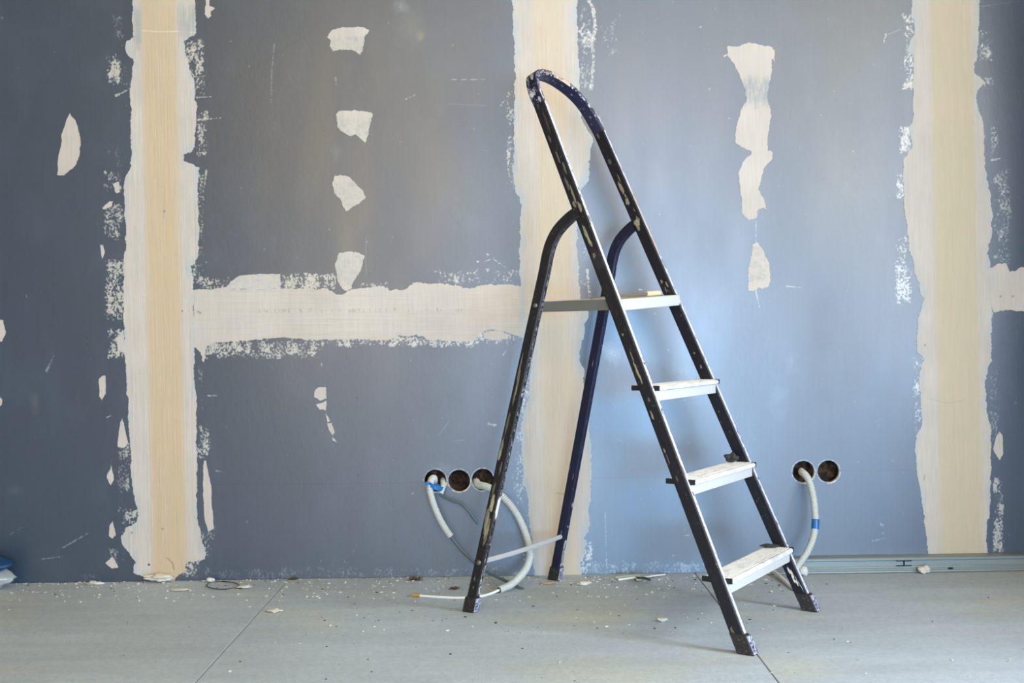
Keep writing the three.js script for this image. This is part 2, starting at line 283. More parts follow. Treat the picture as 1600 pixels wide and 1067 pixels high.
const boardTex = cols.map(([a, b], i) => boardTexture(a, b, i + 1));
function board(col, y0, y1) {
  const [a, b] = cols[col], s = new THREE.Shape([[a + boardEdge, y0], [b - boardEdge, y0], [b - boardEdge, y1], [a + boardEdge, y1]].map(([x, y]) => new THREE.Vector2(x, y)));
  for (const [px, py] of HOLES) { const p = at(px, py); if (p.x > a && p.x < b && p.y > y0 && p.y < y1) { const h = new THREE.Path(), n = 40, r = rng(px | 0); for (let i = 0; i <= n; i++) { const an = -i / n * 2 * Math.PI, q = HOLE_R * (1 + (i && i < n ? (r() - 0.5) * 0.03 : 0)); i ? h.lineTo(p.x + Math.cos(an) * q, p.y + Math.sin(an) * q) : h.moveTo(p.x + q, p.y); } s.holes.push(h); } }
  const g = new THREE.ExtrudeGeometry(s, { depth: 0.0125, bevelEnabled: false }); g.translate(0, 0, -0.0125); wallUV(g, a, 0, b - a, WALL_TOP);
  return part('plasterboard_panel', g, [M.boards[col], M.core], wallBack);
}
M.boards = boardTex.map((t) => M.paper(t));
const boards = [board(0, 0.0005, WALL_TOP), board(1, 0.0005, 0.795), board(1, 0.798, WALL_TOP), board(2, 0.0005, WALL_TOP), board(3, 0.0005, 0.848), board(3, 0.851, WALL_TOP)];
// small screw heads along the foot of the boards
M.screw = std({ color: 0x8a8f92, metalness: 0.8, roughness: 0.4 });
for (const [px, py, b] of [[555, 896, 1], [705, 896, 1], [233, 882, 0], [947, 897, 3]]) { const p = at(px, py), s = part('screw_head', new THREE.CylinderGeometry(0.0042, 0.003, 0.0016, 12).rotateX(Math.PI / 2), M.screw, boards[b]); s.position.set(p.x, p.y, 0.0006); }
// what the holes show: rough brown filling in the hollow behind the boards
M.filling = std({ color: 0x4e3a2a, roughness: 0.95, vertexColors: true });
HOLES.forEach(([px, py], k) => {
  const p = at(px, py), g = new THREE.CircleGeometry(0.045, 40, 0), grid = new THREE.PlaneGeometry(0.1, 0.1, 40, 40), q = grid.attributes.position, col = [];
  for (let i = 0; i < q.count; i++) { const n = fbm(q.getX(i) * 55 + k * 9, q.getY(i) * 55, 4); q.setZ(i, -0.058 + 0.045 * n); const v = 0.2 + 2.4 * Math.max(0, fbm(q.getX(i) * 90 + k * 5, q.getY(i) * 90 + 3, 3) - 0.36); col.push(v, v * 0.97, v * 0.93); }
  grid.setAttribute('color', new THREE.Float32BufferAttribute(col, 3)); grid.computeVertexNormals(); g.dispose();
  part('hole_filling', grid.translate(p.x, p.y, 0), M.filling, wallBack);
});

// putty over the joints and screws
const puttyBands = {
  left: [[206, -6], [208, 40], [209, 58], [198, 64], [196, 76], [200, 86], [208, 92], [207, 104], [206, 118], [204, 130], [204, 160], [204.5, 200], [206, 240], [205, 258], [199, 272], [194, 290], [195, 330], [197, 360], [197, 390], [193, 410], [193, 440], [193.5, 480], [194, 520], [196, 560], [198, 612], [201, 622], [200, 650], [202, 680], [204, 700], [205, 735], [207, 760], [211, 780], [216, 802], [214, 815], [205, 822], [195, 828], [190, 836], [192, 852], [198, 860], [206, 870], [214, 878], [209, 884], [208, 893], [216, 899], [232, 903], [242, 910], [270, 910], [276, 901], [284, 896], [292, 890], [291, 877], [308, 876], [321, 873], [319, 858], [314, 840], [310, 820], [307, 790], [308, 750], [308, 720], [307, 680], [307, 640], [306, 610], [303, 590], [303.5, 560], [303, 530], [302, 500], [301, 452], [302, 440], [299, 424], [298, 414], [305, 411], [309, 402], [311, 370], [309, 320], [310, 280], [312, 262], [301, 256], [287, 251], [286, 243], [300, 237], [305, 222], [307, 190], [307, 160], [304, 150], [304, 126], [296, 112], [290, 85], [287, 64], [306, 52], [305, 30], [304, -6]],
  middle: [[800, -6], [801, 30], [803, 60], [804, 100], [805, 150], [804, 180], [803, 200], [803, 240], [802, 262], [805, 296], [812, 308], [815, 320], [812, 340], [812, 380], [812, 420], [814, 446], [816, 490], [818, 526], [828, 540], [829, 570], [826, 620], [820, 640], [815, 660], [815, 700], [818, 745], [816, 756], [824, 770], [826, 800], [832, 850], [833, 880], [834, 908], [910, 906], [909, 895], [907, 881], [912, 870], [917, 850], [912, 841], [920, 830], [922, 820], [919, 800], [923, 770], [924, 740], [924, 700], [921, 680], [918, 640], [912, 600], [912, 575], [905, 560], [908, 540], [914, 510], [918, 498], [919, 486], [906, 480], [904, 440], [902, 400], [901, 360], [901, 330], [905, 302], [912, 292], [918, 285], [920, 265], [922, 240], [926, 215], [911, 191], [906, 165], [906, 150], [905, 130], [904, 100], [903, 50], [901, 20], [902, -6]],
  right: [[1425, -6], [1423, 24], [1428, 31], [1428, 50], [1424, 60], [1416, 80], [1427, 86], [1427, 120], [1427, 150], [1426, 190], [1420, 200], [1424, 225], [1418, 240], [1411, 250], [1411, 267], [1412, 300], [1414, 330], [1417, 360], [1420, 385], [1424, 400], [1428, 420], [1435, 440], [1438, 455], [1444, 467], [1440, 480], [1433, 500], [1434, 515], [1432, 530], [1432, 550], [1444, 560], [1437, 580], [1436, 600], [1439, 640], [1441, 655], [1439, 668], [1431, 680], [1430, 700], [1432, 730], [1438, 770], [1443, 800], [1446, 830], [1450, 868], [1450, 892], [1543, 890], [1543, 865], [1541, 830], [1546, 800], [1547, 770], [1548, 740], [1548, 690], [1546, 660], [1541, 640], [1539, 593], [1540, 588], [1545, 572], [1549, 560], [1549, 530], [1550, 510], [1551, 488], [1549, 455], [1548, 420], [1547, 408], [1541, 396], [1544, 386], [1549, 370], [1550, 330], [1547, 300], [1540, 267], [1538, 230], [1536, 190], [1530, 175], [1525, 155], [1528, 141], [1539, 128], [1529, 119], [1522, 115], [1524, 96], [1527, 90], [1529, 40], [1530, -6]],
};
const puttyCross = {
  middle: [[301, 453], [330, 453], [352, 449], [400, 452], [450, 451], [512, 451], [520, 457], [530, 460], [541, 457], [554, 452], [575, 449], [598, 447], [608, 454], [630, 453], [638, 448], [645, 442], [680, 443], [718, 447], [725, 450], [745, 448], [760, 445], [800, 444], [816, 446], [819, 527], [802, 523], [790, 518], [770, 515], [756, 518], [746, 525], [740, 533], [700, 533], [666, 531], [660, 525], [626, 524], [620, 528], [600, 531], [540, 530], [500, 531], [470, 529], [430, 528], [400, 530], [350, 535], [330, 537], [322, 546], [318, 566], [313, 550], [303, 540]],
  right: [[1547, 418], [1560, 412], [1572, 411], [1577, 424], [1600, 418], [1660, 417], [1780, 415], [1780, 483], [1660, 486], [1600, 487], [1570, 484], [1552, 488], [1548, 470]],
};
const puttyPatches = [
  [[511, 58], [521, 46], [535, 42], [568, 43], [578, 48], [569, 60], [567, 80], [563, 86], [555, 80], [537, 78], [520, 80], [515, 72], [517, 64]],
  [[525, 178], [533, 173], [560, 173], [582, 177], [576, 205], [570, 223], [562, 215], [555, 210], [545, 212], [535, 206], [527, 198]],
  [[520, 290], [524, 274], [532, 273], [545, 276], [560, 292], [572, 307], [562, 318], [547, 326], [541, 330], [534, 315], [522, 302]],
  [[524, 414], [530, 395], [545, 393], [562, 395], [570, 400], [562, 425], [553, 438], [550, 450], [545, 454], [535, 451], [528, 440]],
  [[89, 273], [92, 240], [100, 200], [109, 177], [118, 188], [126, 215], [125, 240], [117, 260], [107, 268], [98, 274]],
  [[1137, 72], [1150, 73], [1170, 66], [1186, 70], [1202, 72], [1210, 78], [1211, 96], [1205, 90], [1206, 112], [1201, 130], [1199, 152], [1204, 172], [1204, 186], [1200, 208], [1199, 236], [1207, 238], [1207, 248], [1194, 262], [1189, 280], [1185, 297], [1195, 315], [1198, 327], [1186, 326], [1181, 341], [1170, 343], [1161, 335], [1159, 316], [1157, 292], [1154, 272], [1161, 252], [1172, 243], [1174, 236], [1162, 231], [1150, 224], [1149, 211], [1152, 194], [1157, 172], [1165, 160], [1166, 150], [1161, 133], [1156, 119], [1149, 104], [1137, 86]],
  [[1170, 455], [1169, 430], [1172, 410], [1177, 381], [1182, 378], [1190, 388], [1200, 408], [1203, 428], [1201, 447], [1191, 452], [1184, 450], [1176, 455]],
  [[491, 620], [493, 609], [500, 605], [510, 606], [510, 623], [500, 626]], [[494, 632], [510, 626], [509, 641], [500, 640]], [[508, 645], [516, 657], [512, 660]], [[511, 662], [518, 660], [523, 676], [520, 680], [514, 671]], [[519, 682], [526, 691], [519, 688]],
  [[155, 592], [160, 587], [165, 587], [165, 615], [160, 625], [155, 619]], [[184, 698], [188, 660], [191, 653], [196, 673], [200, 690], [195, 699]], [[167, 744], [174, 729], [178, 750], [173, 758]], [[171, 822], [176, 814], [181, 836], [176, 841], [170, 836]], [[165, 880], [176, 869], [185, 886], [176, 888]],
  [[317, 757], [319, 720], [322, 720], [330, 758], [331, 790], [334, 825], [326, 831], [320, 812], [317, 772]], [[-6, 498], [5, 500], [9, 520], [3, 534], [-6, 534]], [[-6, 616], [3, 624], [3, 632], [-6, 640]], [[322, -5], [328, -5], [327, 9], [336, 13], [329, 18], [330, 25], [325, 29], [320, 22], [322, 8]],
  [[352, 450], [360, 440], [374, 431], [405, 428], [438, 428], [438, 450], [400, 453]], [[1552, 702], [1557, 680], [1561, 674], [1566, 680], [1567, 709], [1562, 719]], [[755, 521], [765, 517], [785, 518], [796, 523], [794, 530], [770, 532], [758, 529]],
  [[160, 325], [171, 314], [177, 315], [175, 322], [162, 327]], [[177, 288], [186, 284], [187, 300], [182, 302]], [[157, 382], [161, 383], [164, 395], [160, 404]], [[181, 527], [194, 522], [195, 552], [184, 548]],
];
function sheared(g, x, slope, f) { g.save(); g.transform(1, 0, slope, 1, x, 0); f(); g.restore(); }
const puttyTex = (() => {
  const k = 2048 / (PUT.x1 - PUT.x0), c = canvas(2048, Math.round(PUT.y1 * k)), b = canvas(c.width, c.height);
  const g = fillPixels(c, (x, y) => { const v = 1 + 0.07 * (fbm(x * 0.02, y * 0.02, 4) - 0.5) + 0.05 * (fbm(x * 0.5, y * 0.03, 2) - 0.5); return [203 * v, 193 * v, 180 * v]; });
  const gb = fillPixels(b, (x, y) => { const v = 128 + 60 * (fbm(x * 0.05, y * 0.05, 4) - 0.5) + 14 * (TAB[(x * 131 + y * 7919) & 65535] - 0.5); return [v, v, v]; });
  wallPaint(g, PUT.x0, PUT.y1, k); wallPaint(gb, PUT.x0, PUT.y1, k);
  const r = rng(12);
  // thinner, bluish filler at the rims and the warm broad stroke over each joint
  const rim = (pts, n, w) => { for (let i = 0; i < n; i++) { const j = Math.floor(r() * pts.length), a = pts[j], d = pts[(j + 1) % pts.length], t = r(), x = a[0] + (d[0] - a[0]) * t, y = a[1] + (d[1] - a[1]) * t; g.fillStyle = `rgba(${r() < 0.7 ? '176,188,192' : '196,200,194'},${0.05 + 0.16 * r()})`; g.beginPath(); g.ellipse(x, y, 2 + r() * w, 4 + r() * 18, (r() - 0.5) * 0.2, 0, 7); g.fill(); } };
  rim(puttyBands.left, 260, 9); rim(puttyBands.middle, 520, 11); rim(puttyBands.right, 240, 9);
  const tape = (x, slope, w0, color, y0, y1, n) => sheared(g, x, slope, () => {
    for (let i = 0; i < n; i++) { const cx = (r() - 0.5) * (w0 - 10), ww = 3 + r() * 9, a = y0 + r() * (y1 - y0), l = 60 + r() * 260; g.fillStyle = `rgba(${color},${0.03 + 0.06 * r()})`; g.fillRect(cx - ww / 2, a, ww, Math.min(l, y1 - a)); }
    for (let q = 0; q < 6; q++) { g.fillStyle = `rgba(${color},0.16)`; g.fillRect(-w0 / 2 - 3 + q * 1.5, y0, w0 + 6 - q * 3, y1 - y0); }
  });
  tape(247, 0.0205, 54, '203,177,143', -10, 960, 300); tape(856, 0.0255, 50, '209,194,166', -10, 960, 220); tape(1484, 0.022, 66, '202,184,154', -10, 960, 220);
  // trowel lines
  const lines = (x0, x1, y0, y1, n, slope, horizontal) => { for (let i = 0; i < n; i++) { const x = x0 + r() * (x1 - x0), y = y0 + r() * (y1 - y0), l = 10 + r() * 90, dark = r() < 0.5, p = horizontal ? [x + l, y + (r() - 0.5) * 2 - l * 0.006] : [x + l * slope, y + l], col = dark ? '168,150,120' : '240,234,222'; scratch(g, [[x, y], p], 0.5 + r() * 0.7, 0.04 + 0.09 * r(), col); scratch(gb, [[x, y], p], 0.6 + r() * 0.8, 0.5, dark ? '40,40,40' : '220,220,220'); } };
  lines(200, 305, 0, 900, 620, 0.02); lines(808, 905, 0, 900, 420, 0.025); lines(1425, 1545, 0, 880, 380, 0.02); lines(305, 815, 455, 525, 420, 0, true);
  for (let i = 0; i < 46; i++) { const x = 402 + r() * 330, y = 486 - (x - 400) * 0.005 + (r() - 0.5) * 3; scratch(g, [[x, y - 1.5 - r() * 2], [x + 1, y + 1.5]], 0.9, 0.4, '120,108,88'); }
  for (const [x, y] of [[285, 486], [310, 487], [313, 489], [1563, 463], [1582, 463], [1445, 539], [257, 330], [206, 832], [254, 826]]) { g.fillStyle = 'rgba(120,112,98,0.6)'; g.beginPath(); g.ellipse(x, y, 1.6, 1.8, 0, 0, 7); g.fill(); }
  scratch(g, [[257, 290], [256, 340]], 1.2, 0.35, '150,125,90'); scratch(g, [[1445, 742], [1443, 750]], 1.6, 0.5, '120,120,116'); scratch(g, [[1448, 622], [1480, 630], [1508, 625]], 0.9, 0.35, '150,140,120'); scratch(g, [[868, 770], [884, 772]], 1, 0.5, '130,115,95'); scratch(g, [[262, 872], [270, 880], [272, 890]], 1.4, 0.6, '110,100,80');
  // greyer, streaked filler where a patch has been scraped thin
  for (let i = 0; i < 160; i++) { const x = 1160 + r() * 42, y = 116 + r() * 36; g.fillStyle = `rgba(150,156,160,${0.08 + 0.18 * r()})`; g.fillRect(x, y, 1 + r() * 3, 6 + r() * 18); }
  for (let i = 0; i < 140; i++) { const x = 352 + r() * 86, y = 426 + r() * 28; g.fillStyle = `rgba(170,180,184,${0.1 + 0.15 * r()})`; g.fillRect(x, y, 2 + r() * 8, 1 + r() * 3); }
  for (const [x0, y0, x1, y1] of [[515, 55, 575, 82], [525, 185, 580, 212], [522, 285, 565, 322], [525, 400, 565, 450], [1172, 385, 1200, 440]]) for (let i = 0; i < 120; i++) { g.fillStyle = `rgba(160,164,158,${0.06 + 0.14 * r()})`; g.beginPath(); g.ellipse(x0 + r() * (x1 - x0), y0 + r() * (y1 - y0), 1 + r() * 3, 1 + r() * 3, 0, 0, 7); g.fill(); }
  // warm lighter upper coat at the head of the left joint with its overlap line
  scratch(g, [[222, 48], [250, 50], [276, 49], [306, 51]], 1.6, 0.5, '240,226,196');
  for (let i = 0; i < 60; i++) { g.fillStyle = `rgba(168,170,164,${0.08 + 0.12 * r()})`; g.fillRect(206 + r() * 12, r() * 58, 2 + r() * 5, 10 + r() * 26); g.fillRect(276 + r() * 26, r() * 46, 2 + r() * 6, 8 + r() * 22); }
  return [tex(c), tex(b, false)];
})();
M.putty = std({ map: puttyTex[0], bumpMap: puttyTex[1], bumpScale: 0.0012, roughness: 0.93 });
Object.values(puttyBands).forEach((p, i) => part('putty_band', relief(ragged(p, 20 + i, 1.7, 1.7), 0.0012), M.putty, wallBack));
Object.values(puttyCross).forEach((p, i) => part('putty_band', relief(ragged(p, 40 + i, 1.8, 1.7), 0.0015), M.putty, wallBack));
puttyPatches.forEach((p, i) => part('putty_patch', relief(ragged(p, 60 + i, i < 7 ? 1.35 : 0.8, 1.4), 0.0010), M.putty, wallBack));

// concrete floor: three slabs with narrow joints
const slabX = [RX0, -0.690, 0.545, RX1];
function concrete(seed, kpm, w, h) {
  const c = canvas(Math.round(w * kpm), Math.round(h * kpm)), b = canvas(512, 512);
  const g = fillPixels(c, (x, y) => {
    const X = x / kpm, Y = y / kpm, big = fbm(X * 2.2 + seed * 7, Y * 3.4 + seed, 4) - 0.5, drag = fbm(X * 3.5 + seed + Y * 2, Y * 26 + seed * 3, 4) - 0.5, fine = fbm(X * 120, Y * 120 + seed, 3) - 0.5, tan = Math.max(0, fbm(X * 2.6 + 9 + seed, Y * 4.1 + 31, 4) - 0.53);
    const k = 1 + big * 0.12 + drag * 0.09 + fine * 0.10;
    return [(182 + tan * 30) * k, (194 + tan * 10) * k, (203 - tan * 50) * k];
  });
  const r = rng(seed * 31);
  for (let i = 0; i < 900; i++) { const x = r() * c.width, y = Math.pow(r(), 1.7) * c.height, s = 0.6 + r() * r() * 3; g.fillStyle = r() < 0.5 ? `rgba(66,64,58,${0.2 + 0.5 * r()})` : `rgba(216,214,204,${0.25 + 0.5 * r()})`; g.beginPath(); g.ellipse(x, y, s * (0.7 + r()), s * 0.7, r() * 3, 0, 7); g.fill(); }
  for (let i = 0; i < 200; i++) { const x = r() * c.width, y = r() * c.height, l = 20 + r() * 160; scratch(g, [[x, y], [x + l, y + (r() - 0.5) * 0.3 * l]], 0.6 + r(), 0.05 + r() * 0.12, r() < 0.6 ? '214,214,206' : '96,92,84'); }
  return tex(c, true, THREE.MirroredRepeatWrapping);
}
const floor = structure('floor');
part('screed_base', box(RX0 - 0.2, RX1 + 0.2, -0.25, -0.012, -0.3, RZ1 + 0.2), std({ color: 0x3a3834, roughness: 1 }), floor);
for (let i = 0; i < 3; i++) {
  const x0 = slabX[i] + (i ? 0.0016 : 0), x1 = slabX[i + 1] - (i < 2 ? 0.0016 : 0), g = box(x0, x1, -0.012, 0, -0.0, RZ1, 0.0008), p = g.attributes.position, uv = [];
  const W = x1 - x0, H = 1.3, wide = i === 1 ? 1500 : 1150, tw = i === 1 ? W : Math.min(W, 1.75);
  for (let k = 0; k < p.count; k++) uv.push((i === 2 ? p.getX(k) - x0 : x1 - p.getX(k)) / tw, 1 - p.getZ(k) / H);
  g.setAttribute('uv', new THREE.Float32BufferAttribute(uv, 2));
  const bump = noiseBump.clone(); bump.repeat.set(tw * 3.2, H * 3.2);
  part('concrete_slab', g, phys({ map: concrete(i + 1, wide, tw, H), bumpMap: bump, bumpScale: 0.0011, roughness: 0.62, specularIntensity: 0.7 }), floor);
}
// remaining shell, out of view; dim walls and a deep right reveal limit the light
const ceiling = structure('ceiling'); part('ceiling_slab', box(RX0 - 0.2, RX1 + 0.2, WALL_TOP, WALL_TOP + 0.2, -0.3, RZ1 + 0.2), M.plasterCeiling, ceiling);
const wallLeft = structure('wall_left'); part('wall_face', box(RX0 - 0.2, RX0, -0.1, WALL_TOP, -0.06, RZ1), M.plaster, wallLeft);
const wallFront = structure('wall_front'), wallRight = structure('wall_right'), WF = UNSEEN_WINDOWS[1], WR = UNSEEN_WINDOWS[0];
{ const [A, B] = [UNSEEN_WINDOWS[2], WF], w = (x0, x1, y0, y1) => box(x0, x1, y0, y1, RZ1, RZ1 + 0.2);
  part('wall_face', mergeGeometries([w(RX0 - 0.2, A.a0, -0.1, WALL_TOP), w(A.a1, B.a0, -0.1, WALL_TOP), w(B.a1, RX1 + 0.2, -0.1, WALL_TOP), w(A.a0, A.a1, A.y1, WALL_TOP), w(A.a0, A.a1, -0.1, A.y0), w(B.a0, B.a1, B.y1, WALL_TOP), w(B.a0, B.a1, -0.1, B.y0)]), M.plaster, wallFront); }
{ const [A, B] = [WR, UNSEEN_WINDOWS[3]], w = (z0, z1, y0, y1) => box(RX1, RX1 + 0.3, y0, y1, z0, z1);
  part('wall_face', mergeGeometries([w(-0.06, A.a0, -0.1, WALL_TOP), w(A.a1, B.a0, -0.1, WALL_TOP), w(B.a1, RZ1, -0.1, WALL_TOP), w(A.a0, A.a1, A.y1, WALL_TOP), w(A.a0, A.a1, -0.1, A.y0), w(B.a0, B.a1, B.y1, WALL_TOP), w(B.a0, B.a1, -0.1, B.y0)]), M.plaster, wallRight); }
M.frame = std({ color: 0xd8d8d4, roughness: 0.4 });
const paneGlow = (c) => std({ color: 0xb8bcbc, roughness: 0.3, emissive: paneColor(c), emissiveIntensity: 1.0 });  // opaque panes out of view, glowing in the tint of their lights
UNSEEN_WINDOWS.forEach((w, i) => {
  const win = structure('unseen_window_' + (i + 1)), put = (name, a0, a1, y0, y1, d0, d1, m, r) => part(name, w.wall === 'right' ? box(w.at + d0, w.at + d1, y0, y1, a0, a1, r) : box(a0, a1, y0, y1, w.at + d0, w.at + d1, r), m, win);
  for (const [a0, a1, y0, y1] of [[w.a0, w.a1, w.y0, w.y0 + 0.06], [w.a0, w.a1, w.y1 - 0.06, w.y1], [w.a0, w.a1, w.mid - 0.03, w.mid + 0.03], [w.a0, w.a0 + 0.06, w.y0, w.y1], [w.a1 - 0.06, w.a1, w.y0, w.y1]]) put('unseen_window_frame', a0, a1, y0, y1, w.deep - 0.02, w.deep + 0.04, M.frame, 0.006);
  put('unseen_glow_pane', w.a0, w.a1, w.y0, w.mid, w.deep, w.deep + 0.01, paneGlow(w.low), 0);
  put('unseen_glow_pane', w.a0, w.a1, w.mid, w.y1, w.deep, w.deep + 0.01, paneGlow(w.high), 0);
});

// ---------------------------------------------------------------- the step ladder
// local axes: x across the ladder (left rail to right rail), y up, z forward (the side with the treads)
const LAD = { x: 0.6434, z: 0.6692, az: 0.5745, lean: 0.4285, back: 0.7717, rise: 0.2503, t: 0.018 };
const railHalf = (h) => (0.4708 - 0.1187 * h) / 2 - LAD.t / 2, legHalf = (h) => (0.4554 - 0.0907 * h) / 2 - LAD.t / 2;
const curve3 = (a, b, c) => (y) => a[1] * (y - b[0]) * (y - c[0]) / ((a[0] - b[0]) * (a[0] - c[0])) + b[1] * (y - a[0]) * (y - c[0]) / ((b[0] - a[0]) * (b[0] - c[0])) + c[1] * (y - a[0]) * (y - b[0]) / ((c[0] - a[0]) * (c[0] - b[0]));
const HEIGHT = { left: curve3([130, 1.3916], [332, 1.0405], [1024, -0.0024]), right: curve3([192, 1.322], [352, 1.036], [955, 0]), rearLeft: curve3([403, 0.93], [720, 0.404], [950, 0.012]), rearRight: curve3([410, 0.9335], [600, 0.5875], [890, 0.0327]) };
// paint on a rail: four faces (0 front, 1 right, 2 back, 3 left), u along the rail in metres
function railPaint(length, faceSizes, seed, draw, base = [22, 22, 31]) {
  const c = canvas(1536, 256), k = c.width / length, r = rng(seed);
  const g = fillPixels(c, (x, y) => { const v = 1 + 0.5 * (fbm(x * 0.03 + seed, y * 0.05, 4) - 0.5) + 0.25 * (vnoise(x * 0.6, y * 0.6) - 0.5); return [base[0] * v, base[1] * v, base[2] * v]; });
  const on = (i, f) => { g.save(); g.beginPath(); g.rect(0, 256 * (1 - (i + 1) / 4), c.width, 64); g.clip(); g.setTransform(k, 0, 0, -64 / faceSizes[i], 0, 256 * (1 - i / 4) - 32); f(); g.restore(); g.setTransform(1, 0, 0, 1, 0, 0); };
  const blob = (u, s, ru, rs, color, a = 0.9, q = 14) => { g.fillStyle = `rgba(${color},${a})`; g.beginPath(); for (let i = 0; i < q; i++) { const an = i / q * 6.283, m = 0.65 + 0.6 * r(); g.lineTo(u + Math.cos(an) * ru * m, s + Math.sin(an) * rs * m); } g.closePath(); g.fill(); };
  const spatter = (i, n, size, color, a, u0 = 0, u1 = length) => on(i, () => { for (let j = 0; j < n; j++) { const s = size * (0.3 + r() * r() * 1.8); blob(u0 + r() * (u1 - u0), (r() - 0.5) * faceSizes[i], s * (0.6 + r() * 1.6), s, color, a * (0.5 + 0.5 * r()), 7); } });
  // a coat of paint worn through in patches, read off pixel by pixel
  const coat = (i, cover, color, u0 = 0, u1 = length) => {
    const y0 = 256 * (1 - (i + 1) / 4);
    for (let y = 0; y < 64; y++) for (let x = Math.round(u0 * k); x < Math.min(c.width, u1 * k); x++) { const m = 0.6 * fbm(x * 0.045 + seed * 3 + i * 9, y * 0.09 + seed, 3) + 0.4 * fbm(x * 0.25 + i, y * 0.25 + seed, 2); if (m > 0.5 + (cover - 0.5) * 0.5) continue; const v = 0.9 + 0.2 * r(); g.fillStyle = `rgb(${color.map((q) => Math.round(Math.min(255, q * v))).join(',')})`; g.fillRect(x, y0 + y, 1, 1); }
  };
  draw({ g, on, blob, spatter, coat, r });
  return std({ map: tex(c), roughness: 0.46, bumpMap: noiseBump, bumpScale: 0.0003 });
}
const BEIGE = '176,166,128', WHITEP = '226,224,222';
const ladder = thing('step_ladder', 'dark navy metal step ladder with white treads, spattered with paint', 'ladder', new THREE.Vector3(LAD.x, 0, LAD.z));
ladder.rotation.y = Math.PI / 2 - LAD.az;
const V = (x, y, z) => new THREE.Vector3(x, y, z);
const railNormal = V(0, LAD.lean, 1).normalize(), railProfile = tubeProfile(0.034, LAD.t, 0.004), legProfile = tubeProfile(0.029, 0.019, 0.004);
const railLen = 1.31 * Math.hypot(1, LAD.lean), faces = [0.018, 0.034, 0.018, 0.034], uOf = (h) => (h - 0.03) * Math.hypot(1, LAD.lean);
function railGeometry(side) {
  const p = []; for (let i = 0; i <= 24; i++) { const h = 0.03 + 1.31 * i / 24; p.push(V(side * railHalf(h), h, -LAD.lean * h)); }
  return sweep(railProfile, p, p.map(() => railNormal), { uScale: 1 / railLen });
}
M.railLeft = railPaint(railLen, faces, 3, ({ on, blob, spatter, coat, r }) => {
  coat(0, 0.86, [216, 216, 222]); coat(0, 0.98, [232, 231, 228], 0.85, 1.1); spatter(0, 60, 0.004, '24,24,40', 0.8);  // white front face: paint spatter, with the bright lit edge put into the colour
  spatter(3, 200, 0.0011, BEIGE, 0.5); spatter(3, 40, 0.0026, '104,96,80', 0.4, 0.6, 1.43);
  on(3, () => {
    const Y = (y) => uOf(HEIGHT.left(y));
    for (const [y, s, ru, rs, a] of [[160, 0.004, 0.02, 0.004, 0.3], [190, -0.004, 0.03, 0.004, 0.28], [215, 0.006, 0.012, 0.003, 0.5], [245, 0.002, 0.02, 0.003, 0.55], [262, -0.006, 0.018, 0.003, 0.6], [285, 0.004, 0.02, 0.004, 0.5], [305, -0.002, 0.03, 0.004, 0.75], [325, -0.008, 0.016, 0.005, 0.8], [318, 0.006, 0.012, 0.004, 0.7], [360, 0.003, 0.022, 0.005, 0.8], [372, 0.002, 0.016, 0.004, 0.8], [378, 0.001, 0.012, 0.005, 0.75], [398, 0.003, 0.006, 0.005, 0.6], [520, 0.006, 0.004, 0.003, 0.7], [555, 0.003, 0.014, 0.002, 0.7], [575, 0.004, 0.022, 0.003, 0.9], [590, 0.002, 0.015, 0.0025, 0.9], [623, 0.001, 0.006, 0.004, 0.5], [646, 0.008, 0.012, 0.0025, 0.85], [700, 0.010, 0.006, 0.002, 0.8], [712, 0.009, 0.014, 0.0015, 0.6], [745, 0.004, 0.008, 0.003, 0.4], [990, 0.008, 0.022, 0.004, 0.55], [1005, 0.006, 0.016, 0.005, 0.5], [405, 0, 0.04, 0.016, 0.10]]) blob(Y(y), -s, ru, rs, BEIGE, a);
  });
});
M.railRight = railPaint(railLen, faces, 4, ({ on, blob, spatter, coat }) => {
  coat(0, 0.82, [220, 220, 226]); spatter(0, 70, 0.004, '30,32,70', 0.8); coat(0, 0.9, [205, 180, 160], 1.0, 1.2); coat(0, 0.45, [210, 210, 220], 1.05, 1.4);  // front face whitened for spatter together with its highlight from the right
  spatter(3, 120, 0.0011, '190,182,160', 0.6);
  on(3, () => {
    const Y = (y) => uOf(HEIGHT.right(y));
    for (const [y, s, ru, rs, a] of [[205, 0.006, 0.014, 0.004, 0.45], [250, 0.004, 0.008, 0.005, 0.4], [278, -0.002, 0.012, 0.002, 0.7], [292, 0.004, 0.018, 0.005, 0.75], [305, 0.002, 0.006, 0.003, 0.8], [314, 0.004, 0.012, 0.006, 0.8], [330, -0.006, 0.006, 0.002, 0.6], [345, -0.004, 0.012, 0.006, 0.6], [349, 0.003, 0.012, 0.009, 0.8], [356, 0.005, 0.01, 0.006, 0.7], [442, 0.006, 0.006, 0.003, 0.8], [449, -0.006, 0.01, 0.003, 0.7], [455, 0.004, 0.008, 0.002, 0.7], [556, 0.002, 0.004, 0.003, 0.7], [578, 0.0, 0.005, 0.003, 0.7]]) blob(Y(y), -s, ru, rs, BEIGE, a);
    for (const [y, s, ru] of [[893, 0.004, 0.012], [899, 0.0, 0.014], [906, 0.002, 0.012], [912, -0.004, 0.008]]) blob(Y(y), -s, ru, 0.003, '236,228,214', 0.95);
    for (const [y, s] of [[905, 0.006], [915, 0.009], [922, 0.011]]) blob(Y(y), s, 0.01, 0.001, '226,224,220', 0.8);
  });
}, [11, 12, 25]);  // base darker than the left rail, offsetting light that reaches this face
part('rail', railGeometry(-1), M.railLeft, ladder); part('rail', railGeometry(1), M.railRight, ladder);
